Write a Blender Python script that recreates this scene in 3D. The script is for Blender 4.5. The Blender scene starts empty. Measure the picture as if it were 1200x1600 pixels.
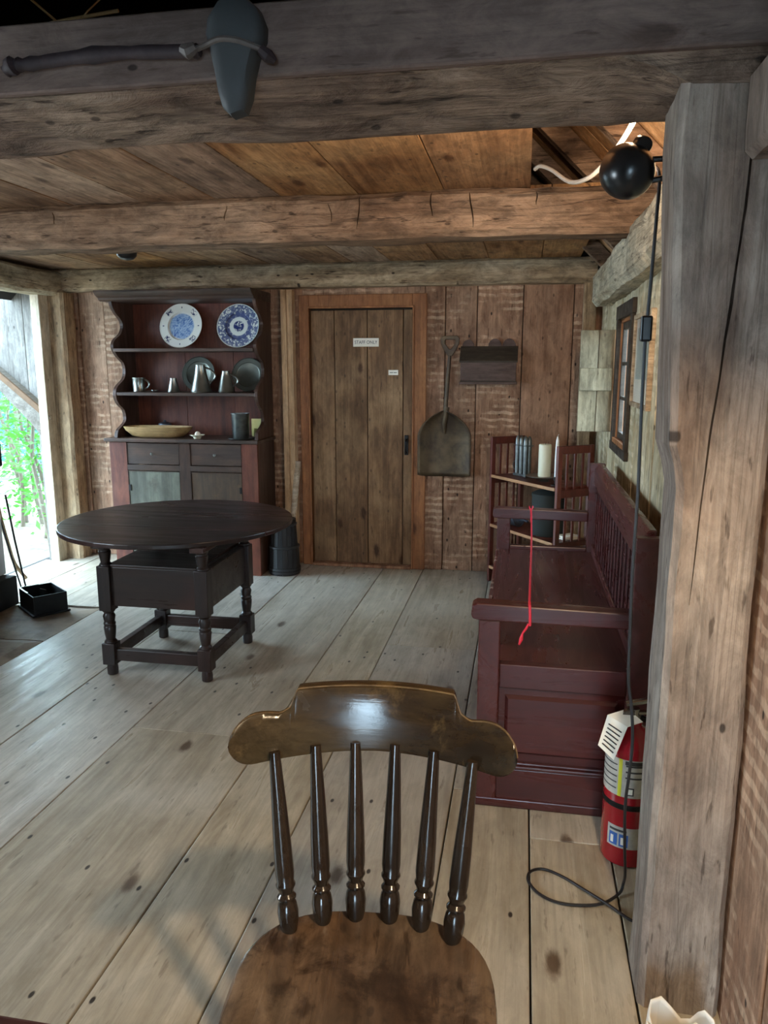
import bpy, bmesh, math, random
from mathutils import Vector, Matrix, noise
random.seed(7)
PI = math.pi
scene = bpy.context.scene
COL = scene.collection

# ------------------------------------------------------------------ camera, world, light, exposure
cd = bpy.data.cameras.new('camera'); cam = bpy.data.objects.new('camera', cd); COL.objects.link(cam)
cam.location = (0, 0, 1.5)
cam.rotation_euler = (math.radians(90 - 10.9), 0, math.radians(10.3))
cd.sensor_fit = 'VERTICAL'; cd.sensor_height = 24.0; cd.lens = 24.0 * 1190 / 1600
cd.clip_start = 0.02
scene.camera = cam
scene.view_settings.view_transform = 'Standard'
scene.view_settings.look = 'None'
scene.view_settings.exposure = 0.45
scene.view_settings.gamma = 1.0
scene.view_settings.use_curve_mapping = False

w = bpy.data.worlds.new('sky'); scene.world = w; w.use_nodes = True
bg = w.node_tree.nodes['Background']
bg.inputs[0].default_value = (0.58, 0.81, 1.0, 1); bg.inputs[1].default_value = 17.0


def area(name, loc, rot, sx, sy, watts, col):
    l = bpy.data.lights.new(name, 'AREA'); l.shape = 'RECTANGLE'; l.size = sx; l.size_y = sy
    l.energy = watts; l.color = col
    o = bpy.data.objects.new(name, l); COL.objects.link(o); o.location = loc; o.rotation_euler = rot
    return o


def spot(name, loc, to, watts, col, angle, blend=.6, radius=.03):
    l = bpy.data.lights.new(name, 'SPOT'); l.energy = watts; l.color = col
    l.spot_size = math.radians(angle); l.spot_blend = blend; l.shadow_soft_size = radius
    o = bpy.data.objects.new(name, l); COL.objects.link(o); o.location = loc
    d = Vector(to) - Vector(loc)
    o.rotation_euler = d.to_track_quat('-Z', 'Y').to_euler()
    return o


# daylight in two assumed, unseen openings: a doorway behind the camera and a window in the left wall
area('assumed_doorway_offscreen', (.02, -2.97, .98), (math.radians(90), 0, PI), .7, 1.7, 14, (.84, 1.0, .94))
area('assumed_window_offscreen', (-3.58, 1.3, 1.35), (math.radians(90), 0, math.radians(-90)), .8, .8, 34, (.82, .93, 1.0))
# warm display lamps: an assumed, unseen one on the wall by the camera, one clamped on the post in view
spot('assumed_wall_lamp_offscreen', (.34, .62, 1.95), (-.02, 1.80, 0), 74, (1.0, .76, .48), 80, .8, .04)
spot('spot_lamp_bulb', (.2083, 1.8750, 1.9240), (.2083 - .22, 1.8750 + .90, 1.9240 + .36), 46, (1.0, .74, .52), 140, .5, .02)


# ------------------------------------------------------------------ materials
def S(r, g, b):
    f = lambda c: ((c / 255 + .055) / 1.055) ** 2.4 if c > 10.3 else c / 255 / 12.92
    return (f(r), f(g), f(b), 1)


class NT:
    def __init__(s, name):
        s.m = bpy.data.materials.new(name); s.m.use_nodes = True
        s.t = s.m.node_tree; s.b = s.t.nodes['Principled BSDF']; s.o = s.t.nodes['Material Output']

    def n(s, typ, **kw):
        d = s.t.nodes.new(typ)
        for k, v in kw.items(): setattr(d, k, v)
        return d

    def l(s, a, b): s.t.links.new(a, b)

    def val(s, sock, v):
        if hasattr(v, 'is_linked'): s.l(v, sock)
        else: sock.default_value = v

    def math(s, op, a, b=0.0, c=None):
        d = s.n('ShaderNodeMath', operation=op); s.val(d.inputs[0], a); s.val(d.inputs[1], b)
        if c is not None: s.val(d.inputs[2], c)
        return d.outputs[0]

    def mix(s, fac, a, b, mode='MIX'):
        d = s.n('ShaderNodeMix', data_type='RGBA', blend_type=mode)
        s.val(d.inputs[0], fac); s.val(d.inputs[6], a); s.val(d.inputs[7], b)
        return d.outputs[2]

    def step(s, v, lo, hi, a=0.0, b=1.0):
        d = s.n('ShaderNodeMapRange', interpolation_type='SMOOTHSTEP')
        s.val(d.inputs[0], v); d.inputs[1].default_value = lo; d.inputs[2].default_value = hi
        d.inputs[3].default_value = a; d.inputs[4].default_value = b
        return d.outputs[0]

    def noise(s, vec, scale, detail=4, rough=.6, dist=0.0):
        d = s.n('ShaderNodeTexNoise'); s.l(vec, d.inputs['Vector'])
        d.inputs['Scale'].default_value = scale; d.inputs['Detail'].default_value = detail
        d.inputs['Roughness'].default_value = rough; d.inputs['Distortion'].default_value = dist
        return d.outputs['Fac']

    def scale(s, vec, sx, sy, sz):
        d = s.n('ShaderNodeMapping'); s.l(vec, d.inputs[0]); d.inputs['Scale'].default_value = (sx, sy, sz)
        return d.outputs[0]

    def coords(s, rand=True):
        tc = s.n('ShaderNodeTexCoord').outputs['Object']
        if not rand: return tc, None
        r = s.n('ShaderNodeObjectInfo').outputs['Random']
        c = s.n('ShaderNodeCombineXYZ')
        s.l(s.math('MULTIPLY', r, 17.3), c.inputs[0]); s.l(s.math('MULTIPLY', r, 31.7), c.inputs[1]); s.l(s.math('MULTIPLY', r, 23.1), c.inputs[2])
        a = s.n('ShaderNodeVectorMath', operation='ADD'); s.l(tc, a.inputs[0]); s.l(c.outputs[0], a.inputs[1])
        return a.outputs[0], r

    def bump(s, h, strength, dist=.01):
        b = s.n('ShaderNodeBump'); b.inputs['Strength'].default_value = strength; b.inputs['Distance'].default_value = dist
        s.l(h, b.inputs['Height']); s.l(b.outputs[0], s.b.inputs['Normal'])


def wood(name, c1, c2, c3=None, axis='Z', grain=1.0, rough=.6, spec=.3, bump=.25, var=.25, blotch=.55, knots=0.0, spots=0.0,
         lath=0.0, lathcol=None, coat=0.0, wear=0.0, wearcol=None, wearlo=.56, cracks=0.0, huevar=0.0, streak=.34, mott=.28, fleck=0.0, knotd=.72, spotd=.86):
    k = NT(name)
    v, r = k.coords()
    ai = 'XYZ'.index(axis)
    def sc(cross, along):
        q = [cross] * 3; q[ai] = along
        return k.scale(v, *q)
    n1 = k.noise(sc(9 * grain, .9 * grain), 1.6, 5, .62, 1.1)
    n2 = k.noise(sc(70 * grain, 1.8 * grain), 1.5, 4, .65, .4)
    n3 = k.noise(v, 1.7, 3, .55, .3)
    n4 = k.noise(sc(17, 7), 1.0, 6, .74, .5)
    col = k.mix(k.step(n1, .32, .70), c1, c2)
    if c3: col = k.mix(k.math('MULTIPLY', k.step(n3, .42, .68), blotch), col, c3)
    col = k.mix(k.step(n2, .30, .62, streak, 0), col, (c1[0] * .25, c1[1] * .23, c1[2] * .22, 1))
    if knots or spots:
        # pieces are boards: one coordinate across the grain, one along it
        sx = k.n('ShaderNodeSeparateXYZ'); k.l(v, sx.inputs[0])
        o_ = [q for q in range(3) if q != ai]
        cross = k.math('ADD', sx.outputs[o_[0]], sx.outputs[o_[1]]); along = sx.outputs[ai]
        def cells(cs, al):
            cb = k.n('ShaderNodeCombineXYZ'); k.l(k.math('MULTIPLY', cross, cs), cb.inputs[0]); k.l(k.math('MULTIPLY', along, al), cb.inputs[1])
            vo = k.n('ShaderNodeTexVoronoi', voronoi_dimensions='2D'); k.l(cb.outputs[0], vo.inputs['Vector']); vo.inputs['Scale'].default_value = 1.0
            sep = k.n('ShaderNodeSeparateColor'); k.l(vo.outputs['Color'], sep.inputs[0])
            return vo.outputs['Distance'], sep.outputs[0]
    if knots:
        dist, rc = cells(5.2, 2.3)
        dist = k.math('ADD', dist, k.math('MULTIPLY', k.math('SUBTRACT', n4, .5), .16))
        col = k.mix(k.math('MULTIPLY', k.step(dist, .05, .15, knots, 0), k.math('GREATER_THAN', rc, knotd)), col, (c1[0] * .20, c1[1] * .14, c1[2] * .11, 1))
    if spots:
        dist, rc = cells(15, 8)
        col = k.mix(k.math('MULTIPLY', k.step(dist, .06, .12, spots, 0), k.math('GREATER_THAN', rc, spotd)), col, (.014, .010, .009, 1))
    if lath:
        wv = k.n('ShaderNodeTexWave', wave_type='BANDS', bands_direction='Z'); k.l(v, wv.inputs['Vector'])
        wv.inputs['Scale'].default_value = 6.6; wv.inputs['Distortion'].default_value = 2.4; wv.inputs['Detail'].default_value = 2; wv.inputs['Detail Scale'].default_value = 2.2
        n5 = k.noise(v, 3.2, 5, .7, .3)
        m = k.math('MULTIPLY', k.step(wv.outputs['Fac'], .45, .80), k.math('MULTIPLY', k.step(n5, .46, .60), lath))
        col = k.mix(m, col, lathcol)
    if cracks:
        n6 = k.noise(sc(16, .35), 1.2, 3, .5, .9)
        m = k.math('ABSOLUTE', k.math('SUBTRACT', n6, .5))
        col = k.mix(k.step(m, .004, .014, cracks, 0), col, (.015, .011, .009, 1))
    if fleck:
        n8 = k.noise(sc(34, 5.5), 1.5, 3, .6, .2)
        col = k.mix(k.step(n8, .62, .70, 0, fleck), col, (c1[0] * .12, c1[1] * .10, c1[2] * .09, 1))
    if wear:
        n7 = k.noise(v, 8.0, 6, .7, .3)
        col = k.mix(k.step(n7, wearlo, wearlo + .12, 0, wear), col, wearcol)
    hsv = k.n('ShaderNodeHueSaturation'); k.l(col, hsv.inputs['Color'])
    k.l(k.math('MULTIPLY', k.math('ADD', 1 - var / 2, k.math('MULTIPLY', r, var)), k.step(n4, .30, .72, 1 - mott, 1 + mott * .7)), hsv.inputs['Value'])
    if huevar:
        rr = k.math('FRACT', k.math('MULTIPLY', r, 7.77))
        k.l(k.math('ADD', 1 - huevar, k.math('MULTIPLY', rr, huevar * 1.6)), hsv.inputs['Saturation'])
    k.l(hsv.outputs[0], k.b.inputs['Base Color'])
    k.l(k.step(n1, .3, .7, max(0, rough - .08), min(1, rough + .1)), k.b.inputs['Roughness'])
    k.b.inputs['Specular IOR Level'].default_value = spec
    if coat:
        k.b.inputs['Coat Weight'].default_value = coat; k.b.inputs['Coat Roughness'].default_value = .16
    if bump: k.bump(k.math('ADD', k.math('ADD', k.math('MULTIPLY', n2, .6), n1), k.math('MULTIPLY', n4, mott * 3)), bump, .008)
    return k.m


def plain(name, col, rough=.5, metal=0.0, spec=.5, nz=0.0, nscale=12, col2=None, bump=0.0, coat=0.0):
    k = NT(name)
    if nz:
        v, r = k.coords()
        n = k.noise(v, nscale, 5, .65, .2)
        c = k.mix(k.math('MULTIPLY', k.step(n, .35, .7), nz), col, col2 or (col[0] * .4, col[1] * .4, col[2] * .4, 1))
        k.l(c, k.b.inputs['Base Color'])
        if bump: k.bump(n, bump, .004)
    else: k.b.inputs['Base Color'].default_value = col
    k.b.inputs['Roughness'].default_value = rough; k.b.inputs['Metallic'].default_value = metal
    k.b.inputs['Specular IOR Level'].default_value = spec
    if coat: k.b.inputs['Coat Weight'].default_value = coat; k.b.inputs['Coat Roughness'].default_value = .12
    return k.m


M = {}
M['floor'] = wood('floor_boards', S(188, 177, 157), S(158, 145, 124), S(202, 194, 178), 'Y', .8, .34, .5, .14, .16, .6, knots=.9, spots=.95, huevar=.3, streak=.22, mott=.14, fleck=.35, knotd=.87, spotd=.93)
M['sub'] = plain('subfloor', S(28, 22, 18), .9)
M['wallb'] = wood('wall_boards', S(170, 132, 106), S(138, 102, 80), S(188, 154, 128), 'Z', .8, .75, .2, .4, .3, .6, spots=.9, lath=.75, lathcol=S(206, 174, 146), mott=.38, fleck=.6)
M['wallplain'] = wood('wall_boards_plain', S(160, 120, 94), S(126, 90, 68), S(172, 134, 108), 'Z', .8, .7, .2, .35, .2, .6, spots=.6, knots=.6, mott=.35, fleck=.4)
M['wallr'] = wood('wall_boards_pale', S(202, 188, 154), S(170, 150, 114), S(218, 206, 176), 'Z', .8, .75, .2, .4, .2, .6, spots=.7, lath=.45, lathcol=S(228, 216, 188), mott=.4, fleck=.6)
M['beam'] = wood('hewn_beam', S(150, 122, 98), S(110, 86, 68), S(176, 150, 126), 'X', .8, .75, .2, .9, .1, .7, spots=.6, cracks=.5, mott=.5, fleck=.8)
M['beampale'] = wood('hewn_beam_pale', S(192, 170, 140), S(150, 126, 98), S(208, 188, 160), 'X', .8, .75, .2, .8, .1, .7, spots=.9, cracks=.3, mott=.5, fleck=.8)
M['beamdark'] = wood('hewn_beam_dark', S(134, 112, 96), S(104, 84, 72), S(168, 146, 126), 'X', .7, .8, .2, 1.0, .1, .8, spots=.7, cracks=.4, mott=.55, fleck=.8)
M['faceboard'] = wood('grey_face_board', S(128, 110, 102), S(104, 88, 82), S(142, 122, 112), 'X', .6, .8, .2, .3, .1, .6, spots=.8, streak=.25, mott=.3, fleck=.4, knots=.5)
M['plate'] = wood('hewn_plate', S(200, 188, 162), S(160, 144, 118), S(214, 206, 182), 'Y', .8, .75, .2, .8, .1, .7, spots=.6, cracks=.4, mott=.45, fleck=.7)
M['post'] = wood('post_wood', S(156, 142, 130), S(124, 106, 94), S(176, 164, 152), 'Z', .55, .75, .2, .5, .1, .7, spots=.8, cracks=.25, knots=.3, streak=.4, mott=.35, fleck=.6, knotd=.93, spotd=.95)
M['postpale'] = wood('post_wood_pale', S(172, 144, 112), S(138, 108, 80), S(190, 166, 134), 'Z', .7, .75, .2, .5, .1, .6, spots=.6, cracks=.4, mott=.4, fleck=.6)
M['shutter'] = wood('shutter_wood', S(146, 134, 108), S(116, 104, 80), S(162, 154, 130), 'Z', .8, .75, .2, .4, .1, .6, spots=.5, knots=.5, mott=.4, fleck=.6)
M['ceil'] = wood('ceiling_boards', S(176, 136, 102), S(118, 86, 62), S(192, 158, 122), 'Y', .8, .65, .25, .3, .45, .8, knots=.8, spots=.6, huevar=.25, streak=.4, mott=.4, fleck=.5)
M['roof'] = wood('roof_boards', S(222, 176, 126), S(188, 138, 92), S(228, 192, 148), 'X', .8, .7, .2, .3, .35, .6, knots=.5, mott=.3)
M['door'] = wood('door_boards', S(140, 106, 74), S(102, 74, 50), S(158, 126, 92), 'Z', .8, .6, .3, .25, .16, .7, knots=.9, spots=.5, mott=.3, fleck=.5)
M['casing'] = wood('door_casing', S(160, 104, 64), S(126, 78, 46), S(168, 116, 74), 'Z', .9, .55, .3, .2, .1, .5, knots=.8, mott=.25, fleck=.3)
M['pine'] = wood('raw_pine', S(206, 172, 134), S(184, 146, 108), S(216, 190, 154), 'Z', .9, .65, .25, .12, .1, .4, knots=.8)
M['dresser'] = wood('dresser_wood', S(78, 58, 48), S(52, 37, 31), S(96, 66, 54), 'Z', .8, .42, .4, .12, .08, .7, mott=.25, fleck=.3)
M['dresserx'] = wood('dresser_wood_across', S(80, 62, 52), S(56, 42, 36), S(98, 72, 60), 'X', .8, .42, .4, .12, .08, .6)
M['dresserred'] = wood('dresser_red', S(112, 58, 42), S(78, 40, 30), S(120, 76, 60), 'Z', .8, .5, .35, .12, .12, .6)
M['greydoor'] = wood('dresser_grey_paint', S(112, 112, 98), S(82, 80, 68), S(140, 144, 128), 'Z', .5, .5, .4, .12, .08, .8, wear=.4, wearcol=S(72, 58, 44))
M['browndoor'] = wood('dresser_brown_paint', S(86, 66, 50), S(64, 50, 38), S(120, 98, 72), 'Z', .5, .5, .4, .12, .08, .8, wear=.3, wearcol=S(120, 96, 66))
M['table'] = wood('table_wood', S(46, 34, 31), S(36, 27, 25), S(70, 42, 35), 'X', .8, .34, .45, .04, .06, .6, streak=.14, mott=.2)
M['tablez'] = wood('table_leg_wood', S(42, 31, 29), S(30, 23, 22), S(54, 36, 32), 'Z', .8, .38, .45, .08, .06, .6)
M['bench'] = wood('bench_red', S(86, 42, 40), S(68, 33, 32), S(96, 54, 52), 'Y', .6, .30, .5, .05, .05, .4, mott=.1, streak=.2)
M['benchx'] = wood('bench_red_across', S(78, 35, 34), S(62, 28, 28), S(86, 44, 42), 'X', .6, .30, .5, .05, .05, .4, mott=.1, streak=.2)
M['benchworn'] = wood('bench_worn', S(98, 42, 36), S(80, 34, 30), S(120, 62, 50), 'Y', 1, .45, .4, .2, .05, .5, wear=.95, wearcol=S(214, 198, 180))
M['chair'] = wood('chair_wood', S(56, 44, 30), S(36, 28, 21), S(84, 70, 46), 'X', .7, .20, .6, .06, .05, .6, wear=.5, wearcol=S(112, 92, 60), mott=.3)
M['chairseat'] = wood('chair_seat_wood', S(94, 72, 54), S(58, 43, 33), S(124, 106, 88), 'Y', .6, .28, .5, .12, .05, .9, spots=.5, wear=.75, wearcol=S(44, 32, 25), wearlo=.49, mott=.45, fleck=.6)
M['chairedge'] = plain('chair_worn_edge', S(116, 94, 64), .4, nz=.9, nscale=30, col2=S(56, 44, 32))
M['spindle'] = wood('chair_spindle_wood', S(46, 36, 28), S(32, 25, 20), S(60, 48, 36), 'Z', .8, .16, .6, .03, .05, .5)
M['shelf'] = wood('stand_red', S(104, 46, 34), S(84, 36, 27), S(116, 60, 44), 'Z', .8, .4, .4, .08, .05, .5)
M['shelflight'] = wood('stand_edge', S(196, 146, 100), S(170, 120, 80), S(206, 160, 116), 'X', 1, .45, .4, .05, .05, .4)
M['boxwood'] = wood('wallbox_wood', S(104, 84, 76), S(82, 64, 58), S(114, 94, 86), 'X', .8, .65, .25, .2, .06, .5)
M['boxlid'] = wood('wallbox_lid', S(70, 60, 50), S(54, 46, 38), S(82, 70, 58), 'X', .8, .65, .25, .2, .06, .5)
M['trough'] = wood('trough_wood', S(168, 134, 88), S(134, 100, 60), S(186, 154, 106), 'X', .9, .55, .3, .15, .06, .5)
M['birch'] = wood('birch_bark', S(206, 190, 168), S(168, 142, 114), S(222, 212, 196), 'X', 1.2, .7, .2, .3, .05, .6)
M['twig'] = plain('dry_twig', S(176, 146, 100), .8)
M['log'] = plain('axe_handle', S(44, 34, 38), .7, nz=.6, nscale=20, col2=S(70, 56, 58), bump=.5)
M['stone'] = plain('ground_stone', S(62, 66, 68), .6, nz=.6, nscale=9, col2=S(48, 51, 53), bump=.25)
M['hide'] = plain('rawhide', S(96, 88, 84), .55, nz=.5, nscale=30, bump=.3)
M['iron'] = plain('black_iron', S(24, 24, 26), .5, .6, nz=.4, nscale=18, col2=S(48, 44, 42), bump=.2)
M['blackplastic'] = plain('lamp_black', S(20, 22, 24), .28)
M['blackcord'] = plain('black_cord', S(26, 22, 24), .5)
M['whitecord'] = plain('white_cord', S(208, 200, 188), .5)
M['pewter'] = plain('pewter', S(150, 152, 146), .30, .95, nz=.4, nscale=14, col2=S(104, 104, 98))
M['pewterdark'] = plain('pewter_dark', S(104, 106, 98), .36, .9, nz=.4, nscale=10, col2=S(74, 76, 70))
M['tin'] = plain('tin', S(120, 124, 122), .34, .9, nz=.6, nscale=22, col2=S(70, 72, 72))
M['shovel'] = plain('shovel_iron', S(66, 54, 44), .45, .55, nz=.7, nscale=5, col2=S(116, 98, 72), bump=.1)
M['steel'] = plain('steel', S(170, 168, 164), .25, 1.0)
M['wax'] = plain('candle_wax', S(226, 222, 194), .45)
M['taper'] = plain('taper_wax', S(238, 236, 228), .4)
M['paper'] = plain('white_card', S(238, 232, 218), .7)
M['ink'] = plain('printed_ink', S(58, 56, 56), .8)
M['yellowcard'] = plain('yellow_card', S(206, 194, 128), .7, nz=.4, nscale=10, col2=S(182, 160, 84))
M['greencard'] = plain('olive_card', S(122, 118, 66), .7)
M['redext'] = plain('extinguisher_red', S(152, 12, 28), .24, coat=.4)
M['ribbon'] = plain('red_ribbon', S(226, 44, 66), .5)
M['extlabel'] = plain('ext_label', S(190, 184, 172), .5, nz=.5, nscale=40, col2=S(146, 142, 142))
M['extyellow'] = plain('ext_yellow', S(214, 210, 60), .5)
M['extblue'] = plain('ext_blue', S(52, 96, 168), .5)
M['tinbag'] = plain('white_bag', S(240, 232, 218), .5, nz=.15, nscale=8)
M['plaster'] = plain('whitewash', S(214, 216, 220), .85, nz=.2, nscale=8)
M['soot'] = plain('soot', S(22, 22, 24), .8, nz=.4, nscale=10)
M['hearth'] = plain('hearth_stone', S(158, 138, 114), .6, nz=.8, nscale=5, col2=S(92, 78, 64), bump=.6)
M['barrel'] = wood('barrel_black', S(44, 44, 46), S(32, 32, 34), S(58, 56, 56), 'Z', .9, .55, .35, .15, .05, .4)
M['hoop'] = plain('barrel_hoop', S(38, 38, 40), .5)
M['darkbox'] = plain('black_tin', S(20, 22, 24), .45, .3, nz=.4, nscale=12, col2=S(40, 42, 44))
M['bluegrey'] = plain('bluegrey_tin', S(64, 70, 80), .45, .4)
M['shade'] = plain('dark_felt', S(34, 40, 38), .8)
M['boardout'] = wood('bright_boards', S(130, 125, 118), S(106, 101, 95), S(142, 139, 136), 'Z', .8, .75, .2, .3, .14, .6, spots=.6, mott=.3, fleck=.5)
M['brace'] = wood('brace_wood', S(120, 112, 102), S(98, 90, 80), S(130, 126, 120), 'Y', .8, .75, .2, .3, .1, .5)
M['braceedge'] = plain('brace_brown', S(96, 70, 46), .8, nz=.5, nscale=20)
M['jamb'] = wood('jamb_wood', S(206, 190, 164), S(178, 158, 130), S(216, 204, 184), 'Z', .8, .7, .2, .3, .1, .5, spots=.5, mott=.3)
M['ground'] = plain('leaf_litter', S(100, 88, 70), .9, nz=.8, nscale=14, col2=S(60, 50, 36))
M['bark'] = plain('sapling_bark', S(92, 82, 66), .8, nz=.5, nscale=20)
M['wire'] = plain('fence_wire', S(70, 78, 82), .5)
M['frontwall'] = plain('front_wall', S(120, 98, 78), .9)
M['redtable'] = wood('red_table', S(98, 50, 42), S(78, 40, 34), S(110, 60, 50), 'X', .8, .5, .3, .1, .05, .5)
M['dresserdish'] = plain('cream_dish', S(206, 200, 176), .4)
M['egg'] = plain('egg', S(236, 226, 208), .5)


def leafmat(name, c1, c2):
    k = NT(name)
    v, r = k.coords()
    c = k.mix(k.noise(v, 3.0, 2, .5), c1, c2)
    k.l(c, k.b.inputs['Base Color']); k.b.inputs['Roughness'].default_value = .5
    tr = k.n('ShaderNodeBsdfTranslucent'); k.l(c, tr.inputs[0])
    mx = k.n('ShaderNodeMixShader'); mx.inputs[0].default_value = .45
    k.l(k.b.outputs[0], mx.inputs[1]); k.l(tr.outputs[0], mx.inputs[2]); k.l(mx.outputs[0], k.o.inputs[0])
    return k.m


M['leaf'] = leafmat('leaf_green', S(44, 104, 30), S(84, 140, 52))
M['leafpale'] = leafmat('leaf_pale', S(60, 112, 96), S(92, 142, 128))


def glass(name, tint=(1, 1, 1, 1), refl=.12):
    k = NT(name)
    t = k.n('ShaderNodeBsdfTransparent'); t.inputs[0].default_value = tint
    g = k.n('ShaderNodeBsdfGlossy'); g.inputs['Roughness'].default_value = .02
    mx = k.n('ShaderNodeMixShader'); mx.inputs[0].default_value = refl
    k.l(t.outputs[0], mx.inputs[1]); k.l(g.outputs[0], mx.inputs[2]); k.l(mx.outputs[0], k.o.inputs[0])
    return k.m


M['glass'] = glass('window_glass')


def plate_mat(name, kind):
    k = NT(name)
    tc = k.n('ShaderNodeTexCoord').outputs['Object']
    sp = k.n('ShaderNodeSeparateXYZ'); k.l(tc, sp.inputs[0])
    x, z = sp.outputs[0], sp.outputs[2]
    rad = k.math('SQRT', k.math('ADD', k.math('MULTIPLY', x, x), k.math('MULTIPLY', z, z)))
    ang = k.math('ARCTAN2', z, x)
    white = S(226, 222, 212) if kind == 1 else S(222, 228, 222)
    blue = S(40, 62, 124); pale = S(96, 128, 176)
    if kind == 1:
        n = k.noise(tc, 34, 4, .65, 2.2); n2 = k.noise(tc, 9, 2, .5, .4)
        edge = k.math('ADD', rad, k.math('MULTIPLY', k.math('SUBTRACT', n2, .5), .02))
        cm = k.step(edge, .088, .102, 1, 0)
        inner = k.mix(k.step(n, .40, .60), k.mix(k.step(n, .3, .45), blue, pale), S(168, 186, 206))
        col = k.mix(cm, white, inner)
        # four sprigs on the rim and small ticks between
        a4 = k.math('ABSOLUTE', k.math('SUBTRACT', k.math('FRACT', k.math('ADD', k.math('MULTIPLY', ang, 4 / (2 * PI)), .5)), .5))
        dr = k.math('ABSOLUTE', k.math('SUBTRACT', rad, .136))
        a45 = k.math('ABSOLUTE', k.math('SUBTRACT', a4, .5))
        n3 = k.noise(tc, 62, 3, .6, 1.2)
        spr = k.math('MULTIPLY', k.math('MULTIPLY', k.step(a45, .09, .14, 1, 0), k.step(dr, .014, .022, 1, 0)), k.step(n3, .46, .54))
        tick = k.math('MULTIPLY', k.step(a4, .012, .02, 1, 0), k.step(dr, .004, .008, 1, 0))
        col = k.mix(k.math('MAXIMUM', spr, tick), col, S(30, 40, 82))
    else:
        vo = k.n('ShaderNodeTexVoronoi'); k.l(tc, vo.inputs['Vector']); vo.inputs['Scale'].default_value = 46
        n = k.noise(tc, 40, 4, .65, 1.6)
        a = k.math('SINE', k.math('MULTIPLY', ang, 14.0))
        ring = k.math('MULTIPLY', k.step(rad, .066, .072), k.step(rad, .150, .158, 1, 0))
        pet = k.math('MULTIPLY', k.step(vo.outputs['Distance'], .30, .42), k.step(n, .40, .46))
        deep = k.step(k.math('ADD', k.math('MULTIPLY', a, .010), k.math('ABSOLUTE', k.math('SUBTRACT', rad, .088))), .012, .022, 1, 0)
        col = k.mix(k.math('MULTIPLY', ring, k.math('MAXIMUM', k.math('MULTIPLY', pet, .85), k.math('MULTIPLY', deep, .9))), white, blue)
        n4 = k.noise(tc, 50, 3, .6, 1.0)
        cen = k.math('MULTIPLY', k.step(rad, .036, .044, 1, 0), k.step(n4, .38, .48))
        col = k.mix(cen, col, S(44, 58, 112))
    k.l(col, k.b.inputs['Base Color']); k.b.inputs['Roughness'].default_value = .18
    return k.m


M['delft1'] = plate_mat('delft_flower', 1)
M['delft2'] = plate_mat('delft_ring', 2)


def print_mat(name):
    # the framed picture: sky, dark trees and a pale field, printed
    k = NT(name)
    tc = k.n('ShaderNodeTexCoord').outputs['Object']
    sp = k.n('ShaderNodeSeparateXYZ'); k.l(tc, sp.inputs[0])
    n = k.noise(tc, 16, 4, .6, .6)
    h = k.math('ADD', sp.outputs[2], k.math('MULTIPLY', k.math('SUBTRACT', n, .5), .12))
    c = k.mix(k.step(h, -.02, .02), S(94, 98, 92), S(150, 172, 176))
    k.l(k.mix(k.step(h, -.08, -.05), S(166, 164, 144), c), k.b.inputs['Base Color'])
    k.b.inputs['Roughness'].default_value = .3
    return k.m


M['print'] = print_mat('landscape_print')


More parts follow.
